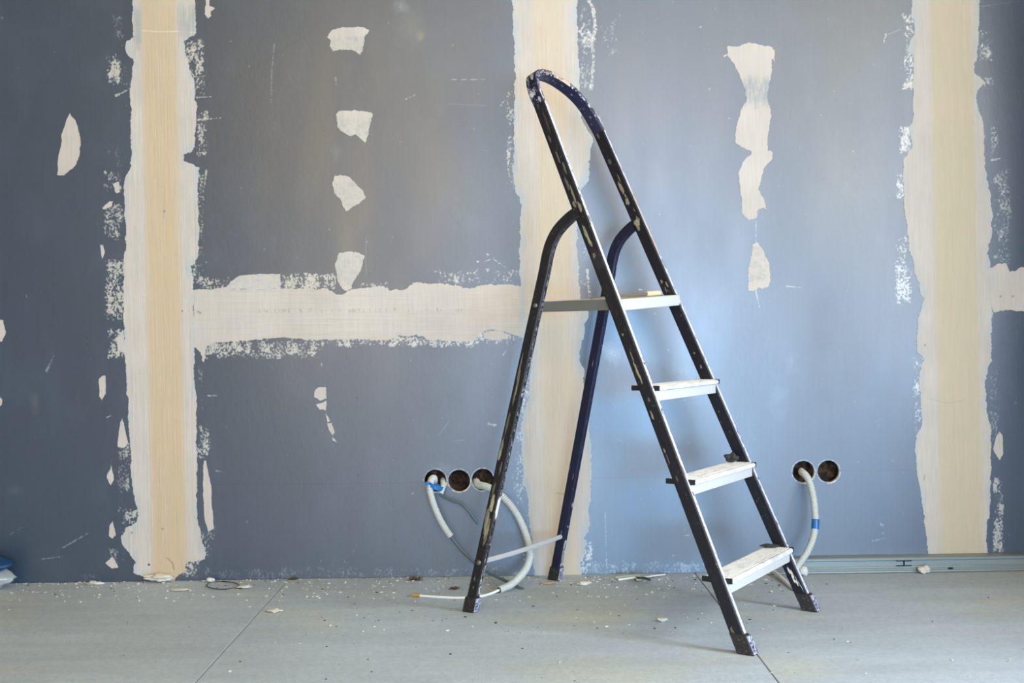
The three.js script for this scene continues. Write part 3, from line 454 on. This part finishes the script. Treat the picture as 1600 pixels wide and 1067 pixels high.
{ // the loop that joins both rails into a hand rail
  const pts = [[-railHalf(1.335), 1.335], [-0.1500, 1.358], [-0.1462, 1.382], [-0.1350, 1.406], [-0.112, 1.421], [-0.075, 1.430], [-0.03, 1.432], [0.01, 1.427], [0.05, 1.416], [0.086, 1.400], [0.114, 1.378], [0.131, 1.352], [0.139, 1.33], [railHalf(1.30), 1.30]];
  const path = new THREE.CatmullRomCurve3(pts.map(([x, h]) => V(x, h, -LAD.lean * h)), false, 'centripetal').getSpacedPoints(72);
  const mat = railPaint(0.42, faces, 6, ({ spatter, coat, on, blob }) => {
    coat(0, 0.30, [214, 214, 224]); spatter(0, 70, 0.004, '226,224,222', 0.9); spatter(3, 160, 0.004, WHITEP, 0.8); coat(0, 0.9, [222, 200, 176], 0.20, 0.27);
    on(0, () => { for (const [u, s, ru, rs] of [[0.15, 0.004, 0.02, 0.004], [0.19, 0.004, 0.02, 0.004], [0.225, 0.004, 0.016, 0.005]]) blob(u, s, ru, rs, '190,160,120', 0.85); blob(0.232, 0.002, 0.006, 0.003, '150,70,40', 0.9); });
    spatter(1, 40, 0.003, BEIGE, 0.7);
  }, [24, 25, 52]);
  part('hand_loop', sweep(railProfile, path, path.map(() => railNormal), { uScale: 1 / 0.42 }), mat, ladder, 'curved top loop with chipped blue paint');
}
const legLen = 1.12, legPts = (side) => {
  const p = [], add = (z, h) => p.push(V(side * legHalf(h), h, z));
  for (let i = 0; i <= 14; i++) { const h = 0.028 + (0.90 - 0.028) * i / 14; add(-LAD.back + LAD.rise * h, h); }
  for (const [z, h] of [[-0.5394, 0.9343], [-0.5285, 0.9670], [-0.5120, 0.9945], [-0.4931, 1.0136], [-0.4679, 1.0325], [-0.4500, 1.0420]]) add(z, h);
  return new THREE.CatmullRomCurve3(p, false, 'centripetal').getSpacedPoints(90);
};
function legGeometry(side) {
  const p = legPts(side), n = p.map((_, i) => { const t = p[Math.min(p.length - 1, i + 1)].clone().sub(p[Math.max(0, i - 1)]).normalize(); return V(0, -t.z, t.y).normalize(); });
  return sweep(legProfile, p, n, { uScale: 1 / legLen });
}
const legFaces = [0.019, 0.029, 0.019, 0.029];
M.legLeft = railPaint(legLen, legFaces, 8, ({ on, blob, spatter, coat }) => {
  coat(0, 0.16, [190, 190, 204]); spatter(0, 700, 0.0016, WHITEP, 0.7); spatter(0, 60, 0.003, WHITEP, 0.9, 0, 0.12);  // pale flecks: real spatter plus the gloss of the lit front face
  on(0, () => { blob(0.265, 0, 0.028, 0.02, '236,232,220', 1); blob(0.275, 0.001, 0.02, 0.02, '236,232,220', 1); });
  spatter(3, 160, 0.0012, BEIGE, 0.5); spatter(3, 40, 0.002, '120,110,90', 0.5, 0, 0.3);
  on(3, () => {
    const Y = (y) => (HEIGHT.rearLeft(y) - 0.028) * 1.03;
    for (const [y, s, ru, rs, a] of [[575, 0.006, 0.05, 0.002, 0.6], [600, 0.002, 0.04, 0.003, 0.6], [620, 0.003, 0.03, 0.003, 0.5], [660, 0.006, 0.03, 0.004, 0.45], [700, 0.009, 0.03, 0.005, 0.7], [712, 0.010, 0.02, 0.004, 0.9], [730, -0.004, 0.02, 0.004, 0.5], [765, 0.004, 0.02, 0.004, 0.45], [785, -0.002, 0.022, 0.006, 0.95], [790, -0.001, 0.016, 0.007, 0.9], [812, 0.006, 0.03, 0.008, 0.6], [822, 0.0, 0.035, 0.009, 0.6], [836, -0.004, 0.03, 0.008, 0.55], [905, 0.002, 0.006, 0.002, 0.7], [918, 0.0, 0.004, 0.002, 0.7]]) blob(Y(y), -s, ru, rs, BEIGE, a);
  });
}, [26, 24, 27]);
M.legRight = railPaint(legLen, legFaces, 9, ({ on, blob, spatter, coat }) => {
  coat(0, 0.05, [180, 184, 210]); spatter(0, 40, 0.003, WHITEP, 0.9, 0, 0.22); coat(0, 0.5, [220, 222, 230], 0, 0.1);
  spatter(3, 40, 0.0012, '190,186,176', 0.7); on(3, () => { for (const [u, s] of [[0.83, 0.004], [0.64, 0.002], [0.3, 0.006], [0.12, 0.0]]) blob(u, s, 0.01, 0.0012, '196,190,170', 0.7); });
}, [20, 22, 52]);
part('rear_leg', legGeometry(-1), M.legLeft, ladder); part('rear_leg', legGeometry(1), M.legRight, ladder);
// feet
M.foot = railPaint(0.05, [0.024, 0.04, 0.024, 0.04], 10, ({ spatter }) => { for (const i of [0, 1, 2, 3]) spatter(i, 14, 0.002, BEIGE, 0.5); }, [34, 32, 32]);
M.footPatch = std({ map: tex((() => { const c = canvas(64, 64); fillPixels(c, (x, y) => { const v = fbm(x * 0.16, y * 0.13, 3); return v > 0.48 ? [214, 216, 226] : v > 0.4 ? [120, 124, 160] : [40, 42, 78]; }); return c; })()), roughness: 0.6, bumpMap: noiseBump, bumpScale: 0.001 });
function foot(x, slope, z, d, w, h) {
  const g = new RoundedBoxGeometry(w, h, d, 3, 0.004).translate(0, h / 2, 0), p = g.attributes.position;
  for (let i = 0; i < p.count; i++) p.setZ(i, p.getZ(i) + slope * p.getY(i));
  g.computeVertexNormals(); const o = part('foot_cap', g, M.foot, ladder); o.position.set(x, 0, z);
  const q = new RoundedBoxGeometry(w * 0.96, h * 0.86, 0.003, 2, 0.0014).translate(0, h / 2, 0), v = q.attributes.position;   // dried paint on its front
  for (let i = 0; i < v.count; i++) v.setZ(i, v.getZ(i) + d / 2 + slope * v.getY(i) + 0.0022 * (fbm(v.getX(i) * 300 + x * 50, v.getY(i) * 200, 2) - 0.3));
  q.computeVertexNormals(); part('paint_crust', q, M.footPatch, o);
}
foot(-railHalf(0), -LAD.lean, 0.004, 0.042, 0.024, 0.046); foot(railHalf(0), -LAD.lean, 0.004, 0.042, 0.024, 0.046);
foot(-legHalf(0), LAD.rise, -LAD.back, 0.037, 0.024, 0.042); foot(legHalf(0), LAD.rise, -LAD.back, 0.037, 0.024, 0.042);
// treads
const dirty = (() => {
  const c = canvas(1024, 512), r = rng(44), g = fillPixels(c, (x, y) => { const v = 1 - 0.10 * Math.max(0, fbm(x * 0.012, y * 0.03, 4) - 0.45) * 4 + 0.05 * (vnoise(x * 0.5, y * 0.5) - 0.5); return [228 * v, 227 * v, 222 * v]; });
  for (let i = 0; i < 520; i++) { const s = 0.6 + r() * r() * 4; g.fillStyle = r() < 0.5 ? `rgba(90,84,70,${0.3 + 0.5 * r()})` : `rgba(245,245,240,${0.5})`; g.beginPath(); g.ellipse(r() * 1024, r() * 512, s * (0.6 + r()), s, r() * 3, 0, 7); g.fill(); }
  return tex(c, true, THREE.RepeatWrapping);
})();
M.tread = std({ map: dirty, roughness: 0.5, metalness: 0.0 }); M.apron = std({ color: 0xcfcfca, roughness: 0.42, bumpMap: noiseBump, bumpScale: 0.0004 });
M.cap = std({ color: 0x17171a, roughness: 0.55 });
function acrossX(shape, w) { const g = new THREE.ExtrudeGeometry(shape, { depth: w, bevelEnabled: false, curveSegments: 6 }); g.rotateY(-Math.PI / 2).translate(w / 2, 0, 0); return g; }
const TREADS = [0.1625, 0.3833, 0.6036];
for (const h of TREADS) {
  const o = new THREE.Group(); o.name = 'tread'; ladder.add(o); o.position.set(0, h, -LAD.lean * h);
  const w = 2 * (railHalf(h) - 0.004), s = new THREE.Shape(), n = 0.0335, b = n - 0.0725;
  s.moveTo(b, -0.009); s.lineTo(b, 0); for (let i = 0; i < 9; i++) { const z = b + 0.005 + i * 0.0066; s.lineTo(z, 0); s.lineTo(z + 0.0008, 0.0013); s.lineTo(z + 0.0034, 0.0013); s.lineTo(z + 0.0042, 0); }
  s.lineTo(n - 0.004, 0.0); s.lineTo(n, -0.003); s.lineTo(n, -0.0095); s.lineTo(n - 0.004, -0.0108); s.lineTo(n - 0.008, -0.009);
  const g = acrossX(s, w), p = g.attributes.position, uv = []; for (let i = 0; i < p.count; i++) uv.push((p.getX(i) / w + 0.5) * 1.3 + h * 2, (p.getZ(i) - b) / 0.15 + h * 3); g.setAttribute('uv', new THREE.Float32BufferAttribute(uv, 2));
  part('tread_plate', g, M.tread, o);
  part('apron', mergeGeometries([box(-w / 2, w / 2, -0.036, -0.009, n - 0.012, n - 0.009, 0.001), box(-w / 2, w / 2, -0.036, -0.033, n - 0.024, n - 0.010, 0.001)]), M.apron, o);
  for (const q of [-1, 1]) part('end_cap', box(q * w / 2 - 0.003, q * w / 2 + 0.003, -0.011, 0.0015, b - 0.001, n + 0.001, 0.0012), M.cap, o);
}
// top platform, a little askew
M.alu = std({ color: 0x7d7d76, roughness: 0.5, metalness: 0.4, bumpMap: noiseBump, bumpScale: 0.0006 });  // grey aluminium, toned darker for the unlit side bars
M.aluPale = std({ color: 0xd6d6cc, roughness: 0.5, metalness: 0.1, bumpMap: noiseBump, bumpScale: 0.0006 });
const PH = 0.8265, platform = new THREE.Group(); platform.name = 'platform'; platform.position.set(0, PH, 0); platform.rotation.z = 0.052; ladder.add(platform);
const pw = railHalf(PH) - 0.004, pf = -LAD.lean * PH + 0.022, pb = -LAD.back + LAD.rise * PH + 0.004;
part('platform_plate', box(-pw, pw, -0.004, 0, pb, pf, 0.0012), M.aluPale, platform);
part('front_apron', mergeGeometries([box(-pw + 0.006, pw, -0.028, -0.001, pf - 0.002, pf + 0.002, 0.001), box(-pw + 0.006, pw, -0.029, -0.026, pf - 0.014, pf, 0.001)]), M.aluPale, platform);
for (const q of [-1, 1]) part('side_bar', box(q * pw - 0.002, q * pw + 0.002, -0.0265, 0.0005, pb, pf - 0.004, 0.001), M.alu, platform);
part('rear_apron', box(-pw, pw, -0.020, -0.002, pb - 0.002, pb + 0.001, 0.0008), M.alu, platform);
// cross brace and bolts
M.brace = std({ color: 0xe2e2e2, roughness: 0.55, bumpMap: noiseBump, bumpScale: 0.002 });
{ const h = 0.134, z = -LAD.back + LAD.rise * h, x = legHalf(h), p = []; for (let i = 0; i <= 60; i++) { const t = i / 60; p.push(V(-x + 2 * x * t, h - 0.004 * Math.sin(t * Math.PI), z)); }
  part('cross_brace', sweep(roundProfile(0.0064), p, p.map(() => V(0, 0, 1)), { scaleAt: (l) => 0.94 + 0.22 * fbm(l * 60, 3, 3) }), M.brace, ladder, 'white painted cross bar'); }
M.bolt = std({ color: 0x6e6a62, roughness: 0.45, metalness: 0.6 });
for (const [h, r] of [[0.134, 0.0075], [0.808, 0.0068]]) for (const q of [-1, 1]) { const o = part('bolt', new THREE.LatheGeometry([[0.0001, 0.006], [r * 0.5, 0.0055], [r * 0.9, 0.003], [r, 0]].map(([a, b]) => new THREE.Vector2(a, b)), 18).rotateZ(-Math.PI / 2 * q), M.bolt, ladder); o.position.set(q * (legHalf(h) + 0.0092), h, -LAD.back + LAD.rise * h); }
ladder.updateMatrixWorld(true);
const onLadder = (x, y, z) => ladder.localToWorld(V(x, y, z));

// what lies on the ladder
M.dried = std({ color: 0x3c3733, roughness: 0.95 }); M.stickTip = std({ color: 0xd8c9a8, roughness: 0.8 }); M.stick = std({ color: 0x7d6a55, roughness: 0.9 });
{ const q = (x, z, y) => onLadder(x, PH + x * 0.052 + y, z);
  const a = q(-0.13, -0.44, 0.003), b = q(0.10, -0.40, 0.006), c = q(0.105, -0.398, 0.0072), d = q(0.163, -0.385, 0.0072), o = thing('stirring_stick', 'paint-crusted brown stick with a cream end lying across the ladder platform', 'stick', a.clone());
  const local = (v) => v.clone().sub(a), p1 = smoothPath([local(a), local(a.clone().lerp(b, 0.5)).add(V(0, 0.002, 0)), local(b)], 24), p2 = [local(c), local(c.clone().lerp(d, 0.12)), local(c.clone().lerp(d, 0.85)), local(d)];
  part('shaft', sweep(tubeProfile(0.006, 0.016, 0.002), p1, p1.map(() => V(0, 1, 0)), { scaleAt: (l, t) => 0.3 + 0.8 * t + 0.3 * (fbm(l * 90, 1, 3) - 0.5) }), M.stick, o);
  part('stick_end', sweep(roundProfile(0.0072, 14), p2, p2.map(() => V(0, 1, 0)), { scaleAt: (l, t) => (t === 0 || t === 1 ? 0.8 : 1) }), M.stickTip, o, 'cream rounded end'); }
function lumpOn(name, label, cat, pos, r, seed, squash, mat, rough = 0.6) { const o = single(name, lump(r, seed, squash, rough), mat, label, cat); o.position.copy(pos); return o; }
lumpOn('mortar_lump', 'dark dried lump at the far end of the middle tread', 'lump', onLadder(railHalf(0.3833) - 0.035, 0.3848, -LAD.lean * 0.3833 - 0.022), 0.016, 5, [1.0, 0.62, 0.8], M.dried);
lumpOn('mortar_lump', 'flat dark crust at the far end of the bottom tread', 'lump', onLadder(railHalf(0.1625) - 0.03, 0.164, -LAD.lean * 0.1625 - 0.024), 0.018, 6, [1.3, 0.22, 0.6], M.dried);

// ---------------------------------------------------------------- conduits and cables from the wall holes
M.conduit = std({ color: 0xc9cdc4, roughness: 0.55 }); M.cableGrey = std({ color: 0x56646a, roughness: 0.5 }); M.cableWhite = std({ color: 0xf0eee8, roughness: 0.5 }); M.boreShade = std({ color: 0x4a4a46, roughness: 0.9 });
M.tapeBlue = phys({ color: 0x1a6cae, roughness: 0.35, clearcoat: 0.3 });
function corrugated(points, r, pitch = 0.0062) {
  const curve = new THREE.CatmullRomCurve3(points, false, 'centripetal'), L = curve.getLength(), n = Math.round(L / pitch * 6), p = curve.getSpacedPoints(n);
  return { path: p, geometry: sweep(roundProfile(r, 16), p, frames(p), { scaleAt: (l) => 0.91 + 0.11 * Math.cos(l / pitch * 2 * Math.PI) }) };
}
function ring(path, end, r) { const i = end ? path.length - 1 : 0, j = end ? i - 1 : 1, d = path[i].clone().sub(path[j]).normalize(), g = new THREE.CircleGeometry(r, 16); g.applyQuaternion(new THREE.Quaternion().setFromUnitVectors(V(0, 0, 1), d)); const q = path[i].clone().addScaledVector(d, 0.0006); return g.translate(q.x, q.y, q.z); }
function conduit(label, points, r, group) {
  const o = thing('conduit', label, 'conduit', points[0].clone(), group), loc = points.map((p) => p.clone().sub(points[0])), c = corrugated(loc, r);
  part('corrugated_pipe', c.geometry, M.conduit, o); part('dark_end_disc', ring(c.path, true, r * 0.72), M.boreShade, o); o.userData.path = undefined;  // dark disc over the closed tip stands for the shaded hollow
  return o;
}
function cable(name, label, points, r, mat, cat = 'cable') {
  const p0 = points[0], path = smoothPath(points.map((p) => p.clone().sub(p0)), Math.max(24, points.length * 9)), o = single(name, sweep(roundProfile(r, 10), path, frames(path)), mat, label, cat); o.position.copy(p0); return o;
}
const R1 = 0.0108;
const c1 = conduit('grey corrugated conduit hanging from the leftmost hole, bound with blue tape', [at(679, 753, -0.035), at(677.5, 747, 0.0), at(674, 750, 0.022), at(671.5, 763, 0.04), at(676, 783, 0.05), at(684, 804, 0.055), at(694, 823, 0.055), at(704, 838, 0.052)], R1);
cable('electrical_cable', 'grey cable running from the end of the taped conduit down to the floor', [at(700, 830, 0.053), at(705, 839, 0.052), at(720, 858, 0.055), at(735, 873, 0.065), at(752, 888, 0.09), at(772, 899, 0.12), at(795, 910, 0.155), at(818, 921, 0.185)], 0.0044, M.cableGrey);
const c2 = conduit('short conduit stub under the blue tape in the leftmost hole', [at(692, 750, -0.035), at(692.5, 755, 0.0), at(692, 761, 0.022), at(688.5, 772, 0.038)], 0.0082);
cable('electrical_cable', 'short grey cable curving out of the taped conduit stub', [at(689, 768, 0.036), at(688, 772.5, 0.04), at(697, 778, 0.05), at(710, 783.5, 0.058), at(719, 786, 0.06), at(731, 797, 0.06), at(740, 809, 0.058), at(747, 818, 0.055)], 0.0044, M.cableGrey);
{ const c = at(680.5, 760, 0.034), o = thing('adhesive_tape', 'blue tape tying the conduits together in the leftmost hole', 'tape', c), n = 40, path = [];
  for (let i = 0; i <= n; i++) { const a = i / n * 2 * Math.PI; path.push(V(Math.cos(a) * 0.0215, -Math.cos(a) * 0.0085 + 0.0012 * Math.sin(a * 3), Math.sin(a) * 0.0155)); }
  part('tape_band', sweep(tubeProfile(0.013, 0.0016, 0.0005), path, path.map(() => V(0.37, 0.93, 0)), { caps: false }), M.tapeBlue, o);
  const tail = [V(-0.018, 0.006, 0.010), V(-0.025, 0.010, 0.012), V(-0.031, 0.010, 0.010)]; part('tape_tail', sweep(tubeProfile(0.012, 0.001, 0.0003), tail, tail.map(() => V(0.3, 0.95, 0))), M.tapeBlue, o); }
conduit('long corrugated conduit looping from the third hole down to the floor behind the ladder leg', [at(744, 752, -0.04), at(747, 757, -0.012), at(757, 759.5, 0.014), at(769, 764, 0.034), at(782, 773, 0.05), at(796, 787, 0.062), at(809, 806, 0.07), at(819, 828, 0.078), at(826, 850, 0.088), at(828, 868, 0.105), at(823, 886, 0.135), at(811, 902, 0.175), at(797, 914, 0.205), at(780, 921.5, 0.228)], R1 * 1.04);
{ const pts = [at(786, 919, 0.222), at(778, 922.5, 0.230), at(766, 927.5, 0.242), onFloor(747, 932, 0.004), onFloor(720, 934, 0.004), onFloor(690, 933, 0.004), onFloor(668, 931.5, 0.004), onFloor(656, 930.5, 0.004)];
  const p0 = pts[0], path = smoothPath(pts.map((p) => p.clone().sub(p0)), 80), o = thing('electrical_cable', 'white cable lying on the floor with a bare yellow end', 'cable', p0);
  part('sheath', sweep(roundProfile(0.0038, 10), path, frames(path)), M.cableWhite, o);
  const e = path[80], t = [e, e.clone().add(V(-0.012, 0.0012, -0.002)), e.clone().add(V(-0.024, -0.0006, -0.002))]; part('bare_end', sweep(roundProfile(0.0042, 8), t, frames(t), { scaleAt: (l, q) => [1, 1.1, 0.6][Math.round(q * 2)] }), std({ color: 0xb98d2c, roughness: 0.5 }), o, 'yellow wire end');
  const w = [t[2], t[2].clone().add(V(-0.014, -0.001, -0.003))]; part('wire_tip', sweep(roundProfile(0.001, 6), w, frames(w)), M.cableGrey, o); }
{ const pts = [at(1252, 735, -0.045), at(1253, 738, -0.012), at(1257.5, 741, 0.014), at(1264, 751, 0.04), at(1269.5, 770, 0.062), at(1273, 795, 0.082), at(1274, 820, 0.098), at(1270, 842, 0.112), at(1262, 861, 0.124), at(1251, 878, 0.136), at(1240, 893, 0.146), at(1232, 903, 0.15)];
  const o = conduit('corrugated conduit with a band of blue tape hanging from the right pair of holes', pts, R1 * 0.98), a = at(1274.4, 812, 0.093).sub(pts[0]), b = at(1273.3, 827, 0.103).sub(pts[0]), path = [a, a.clone().lerp(b, 0.5).add(V(0.0004, 0, 0)), b];
  part('tape_band', sweep(roundProfile(R1 * 1.05, 18), path, frames(path)), M.tapeBlue, o, 'blue tape band'); }
cable('electrical_cable', 'white cable on the floor under the bottom tread', [onFloor(1192, 884, 0.006), onFloor(1206, 891, 0.012), onFloor(1215, 897, 0.012), onFloor(1226, 907, 0.008), onFloor(1234, 915, 0.005), onFloor(1243, 921, 0.006)], 0.0055, M.cableWhite);

// ---------------------------------------------------------------- steel stud along the foot of the wall
{ const a = at(1178, 880, 0.045), x1 = RX1 - 0.03 - a.x, xh = at(1413, 876, 0.045).x - a.x, o = thing('metal_stud', 'galvanised steel wall stud lying along the foot of the wall', 'stud', V(a.x, 0, 0.001));
  const along = (pts, x0, x2) => { const s = new THREE.Shape(pts.map(([z, y]) => new THREE.Vector2(z, y))), g = new THREE.ExtrudeGeometry(s, { depth: x2 - x0, bevelEnabled: false }); return g.rotateY(-Math.PI / 2).translate(x2, 0, 0).deleteAttribute('uv'); };
  const upper = [[0.001, 0.047], [0.038, 0.0475], [0.043, 0.0465], [0.045, 0.044], [0.045, 0.0385], [0.043, 0.0365], [0.041, 0.036], [0.034, 0.036], [0.034, 0.043], [0.001, 0.043]];
  const lower = [[0.034, 0.0195], [0.041, 0.0195], [0.0445, 0.0185], [0.0452, 0.017], [0.0435, 0.0155], [0.0432, 0.0068], [0.0455, 0.0052], [0.046, 0.003], [0.0445, 0.0012], [0.001, 0.001], [0.001, 0.003], [0.034, 0.004]];
  M.zinc = std({ color: 0x939b96, roughness: 0.42, metalness: 0.55, bumpMap: noiseBump, bumpScale: 0.0002 });
  M.dark = std({ color: 0x0d0f10, roughness: 0.9 });  // near black, for shade in the H cut-out and the slot
  part('top_flange', along(upper, 0, x1), M.zinc, o); part('bottom_flange', along(lower, 0, x1), M.zinc, o);
  const plate = (p, q, y0, y1) => box(p, q, y0, y1, 0.0385, 0.0405).deleteAttribute('uv');
  part('web', mergeGeometries([plate(0, xh - 0.024, 0.0185, 0.037), plate(xh - 0.024, xh - 0.0022, 0.0222, 0.0335), plate(xh + 0.0022, xh + 0.024, 0.0222, 0.0335), plate(xh + 0.024, x1, 0.0185, 0.037)]), M.zinc, o);
  part('shade_backing', box(0.0, x1, 0.003, 0.044, 0.001, 0.0025), M.dark, o, 'dark sheet standing for the shade inside the stud');  // dark sheet behind the web, in place of shade seen through the cut-out
  const e = new THREE.CylinderGeometry(0.0035, 0.0035, 0.0012, 16).rotateX(Math.PI / 2).scale(2.6, 0.8, 1); part('dark_slot_disc', e.translate(at(1485, 885, 0.044).x - a.x, 0.0112, 0.0431), M.dark, o, 'dark disc standing for a punched slot'); }  // no opening here: a dark disc painted as the shade of a slot

// ---------------------------------------------------------------- plastic bag at the left edge
{ const p = onFloor(-9, 912), o = thing('plastic_bag', 'crumpled blue and clear plastic bag against the wall at the left edge', 'bag', V(p.x, 0, 0.075));
  const crumple = (r, seed, sq, lift) => { const g = mergeVertices(new THREE.IcosahedronGeometry(1, 5).deleteAttribute('normal').deleteAttribute('uv')), q = g.attributes.position; for (let i = 0; i < q.count; i++) { const x = q.getX(i), y = q.getY(i), z = q.getZ(i), n = 1 + 0.5 * (fbm(x * 2 + seed, y * 2 + z, 3) - 0.5) + 0.34 * Math.abs(fbm(x * 5 + seed, y * 5 - z * 4, 3) - 0.5) - 0.08; q.setXYZ(i, x * r * n * sq[0], Math.max(lift > 0 ? -9 : -0.92 * r * sq[1], y * r * n * sq[1]), z * r * n * sq[2]); } g.computeVertexNormals(); return g.translate(0, lift || 0.92 * r * sq[1] + 0.001, 0); };
  part('clear_film', crumple(0.07, 3, [1.3, 0.48, 0.85], 0), phys({ color: 0xaab4b4, roughness: 0.22, clearcoat: 0.6 }), o, 'clear crumpled film');
  part('blue_sheet', crumple(0.055, 8, [1.45, 0.6, 0.9], 0.072), phys({ color: 0x0f3f66, roughness: 0.45 }), o, 'blue sheet'); }

// ---------------------------------------------------------------- debris on the floor
M.chalk = std({ color: 0xd9d3c4, roughness: 0.95 }); M.foam = std({ color: 0xe3e1d6, roughness: 0.9 }); M.cream = std({ color: 0xd8cbb0, roughness: 0.95 }); M.fibre = std({ color: 0x57493a, roughness: 1 });
function chunk(name, label, cat, px, py, r, seed, sq, mat, rough = 0.5) { const p = onFloor(px, py); p.z = Math.max(p.z, r * sq[2] * 1.1 + 0.004); return lumpOn(name, label, cat, p, r, seed, sq, mat, rough); }
chunk('plaster_chunk', 'cream heap of fallen putty at the foot of the left putty band', 'plaster', 252, 908, 0.027, 11, [1.25, 0.34, 0.5], M.chalk, 0.95);
chunk('plaster_chunk', 'low crumbly plaster heap on the floor left of the left putty band', 'plaster', 148, 914, 0.015, 12, [1.3, 0.34, 0.6], M.chalk, 1.1);
chunk('plaster_chunk', 'white rounded foam lump beside the right front foot at the stud', 'foam', 1255.5, 900, 0.014, 13, [0.95, 1.0, 0.9], M.foam, 0.3);
chunk('plaster_chunk', 'pale plaster chunk in front of the steel stud', 'plaster', 1443, 896, 0.014, 14, [1.2, 0.75, 0.8], M.chalk, 0.6);
chunk('plaster_chunk', 'flat white plaster flake right of the left putty band', 'plaster', 284, 923, 0.019, 15, [1.4, 0.16, 0.6], M.chalk, 0.5);
chunk('plaster_chunk', 'small white chunk beside the thin wire loop', 'plaster', 329, 910, 0.010, 16, [1.2, 0.6, 0.8], M.foam, 0.5);
chunk('plaster_chunk', 'long pale plaster flake touching the thin wire loop', 'plaster', 381, 919, 0.020, 17, [1.2, 0.2, 0.55], M.chalk, 0.6);
chunk('plaster_chunk', 'white plaster crumb just below the cable offcuts', 'plaster', 998, 908, 0.008, 18, [1, 0.8, 0.9], M.foam, 0.5);
chunk('plaster_chunk', 'pale plaster chip on the floor under the ladder', 'plaster', 1035, 971, 0.013, 19, [1.1, 0.35, 0.7], M.chalk, 0.6);
chunk('plaster_chunk', 'whitish plaster scrap on the floor at the left floor joint', 'plaster', 430, 956, 0.017, 20, [1.3, 0.22, 0.7], M.chalk, 0.7);
chunk('plaster_chunk', 'white plaster flake behind the right rear foot', 'plaster', 912, 914, 0.013, 21, [1.3, 0.4, 0.7], M.chalk, 0.6);
chunk('wood_chip', 'pale wood splinter beside the right rear foot', 'wood', 855, 913, 0.013, 22, [1.8, 0.25, 0.5], std({ color: 0xb79a70, roughness: 0.9 }), 0.4);
function tuft(label, px, py, size, n, seed) {
  const r = rng(seed), gs = [], p = onFloor(px, py); p.z = Math.max(p.z, 0.012);
  for (let i = 0; i < n; i++) { const a = r() * 6.283, l = size * (0.4 + 0.8 * r()), h = size * 0.5 * r(), q = [V(0, 0.001, 0), V(Math.cos(a) * l * 0.5, h + 0.001, Math.sin(a) * l * 0.25), V(Math.cos(a) * l, h * r() + 0.001, Math.max(-p.z + 0.002, Math.sin(a) * l * 0.45))], path = smoothPath(q, 6); gs.push(sweep(roundProfile(0.0009, 5), path, frames(path))); }
  gs.push(lump(size * 0.42, seed, [1.2, 0.45, 0.7], 0.7).deleteAttribute('normal')); const last = gs[gs.length - 1]; last.setAttribute('uv', new THREE.Float32BufferAttribute(new Float32Array(last.attributes.position.count * 2), 2)); last.computeVertexNormals();
  const o = single('fibre_tuft', mergeGeometries(gs), M.fibre, label, 'tuft'); o.position.copy(p); return o;
}
tuft('brown fibre tuft at the wall end of the left floor joint', 459, 905, 0.014, 26, 31); tuft('brown fibre tuft at the wall left of the white cable end', 650, 907, 0.022, 46, 32); tuft('small brown fibre tuft between the white cable and the wall', 711, 921, 0.016, 26, 33);
{ const pts = []; for (let i = 0; i <= 14; i++) { const a = -0.5 + i / 14 * 5.9; pts.push(onFloor(348 + 25 * Math.cos(a), 914.5 - 6 * Math.sin(a), 0.002 + 0.002 * Math.sin(a * 2))); } pts.push(onFloor(378, 919, 0.003)); cable('wire', 'thin dark wire curled in a loop on the floor by the wall', pts, 0.0014, std({ color: 0x2a2a2a, roughness: 0.6 }), 'wire'); }
M.offcut = std({ color: 0xaebab0, roughness: 0.5 }); M.offcutDark = std({ color: 0x2c3432, roughness: 0.5 });
cable('cable_offcut', 'grey-green cable offcut against the wall under the ladder', [onFloor(962, 902.5, 0.005), onFloor(980, 900.5, 0.009), onFloor(1000, 899, 0.014)], 0.0042, M.offcut);
cable('cable_offcut', 'pale cable offcut lying in front of the grey-green one', [onFloor(966, 905.5, 0.004), onFloor(984, 903.5, 0.006), onFloor(998, 901.5, 0.008)], 0.0034, M.cableWhite);
cable('cable_offcut', 'black bent cable piece across the pale offcuts', [onFloor(992, 906, 0.004), onFloor(996, 903, 0.010), onFloor(999, 903, 0.021), onFloor(1006, 903, 0.019), onFloor(1011, 904, 0.014), onFloor(1015, 905, 0.004)], 0.0036, M.offcutDark);
cable('cable_offcut', 'thin white cable offcut pointing right along the wall', [onFloor(1006, 902, 0.012), onFloor(1022, 899.5, 0.008), onFloor(1039, 897.5, 0.004)], 0.0022, M.cableWhite);
{ // crumbs too many to count
  const make = (name, label, mat, n, seed, spread, size = 1) => {
    const base = [0, 1, 2, 3].map((i) => new THREE.IcosahedronGeometry(1, 0)), gs = [], r = rng(seed);
    for (let i = 0; i < n; i++) { const [px, py] = spread(r), p = onFloor(px, py), s = size * (0.0007 + 0.0026 * Math.pow(r(), 3)); if (p.z < 0.004) p.z = 0.004 + r() * 0.01; const g = base[i % 4].clone(); g.scale(s * (0.8 + r() * 1.6), s * (0.4 + 0.4 * r()), s * (0.7 + r())); g.rotateY(r() * 6); g.translate(p.x, s * 0.4, p.z); gs.push(g); }
    return single(name, mergeGeometries(gs), mat, label, 'debris', null, 'stuff');
  };
  const along = (r) => { const x = -10 + r() * 1230; return [x, 908 - x * 0.0075 + Math.pow(r(), 2.2) * 34]; }, wide = (r) => r() < 0.75 ? [850 + (r() - 0.5) * 760, 902 + Math.pow(r(), 1.6) * 90] : [r() * 1600, 905 + r() * 160];
  make('plaster_crumbs', 'pale plaster crumbs strewn along the foot of the wall', M.chalk, 1300, 51, (r) => r() < 0.8 ? along(r) : wide(r));
  make('dirt_crumbs', 'dark dirt crumbs scattered over the concrete floor', M.dried, 620, 52, (r) => r() < 0.35 ? along(r) : wide(r), 0.72);
}
shade(scene);
renderer.render(scene, camera);
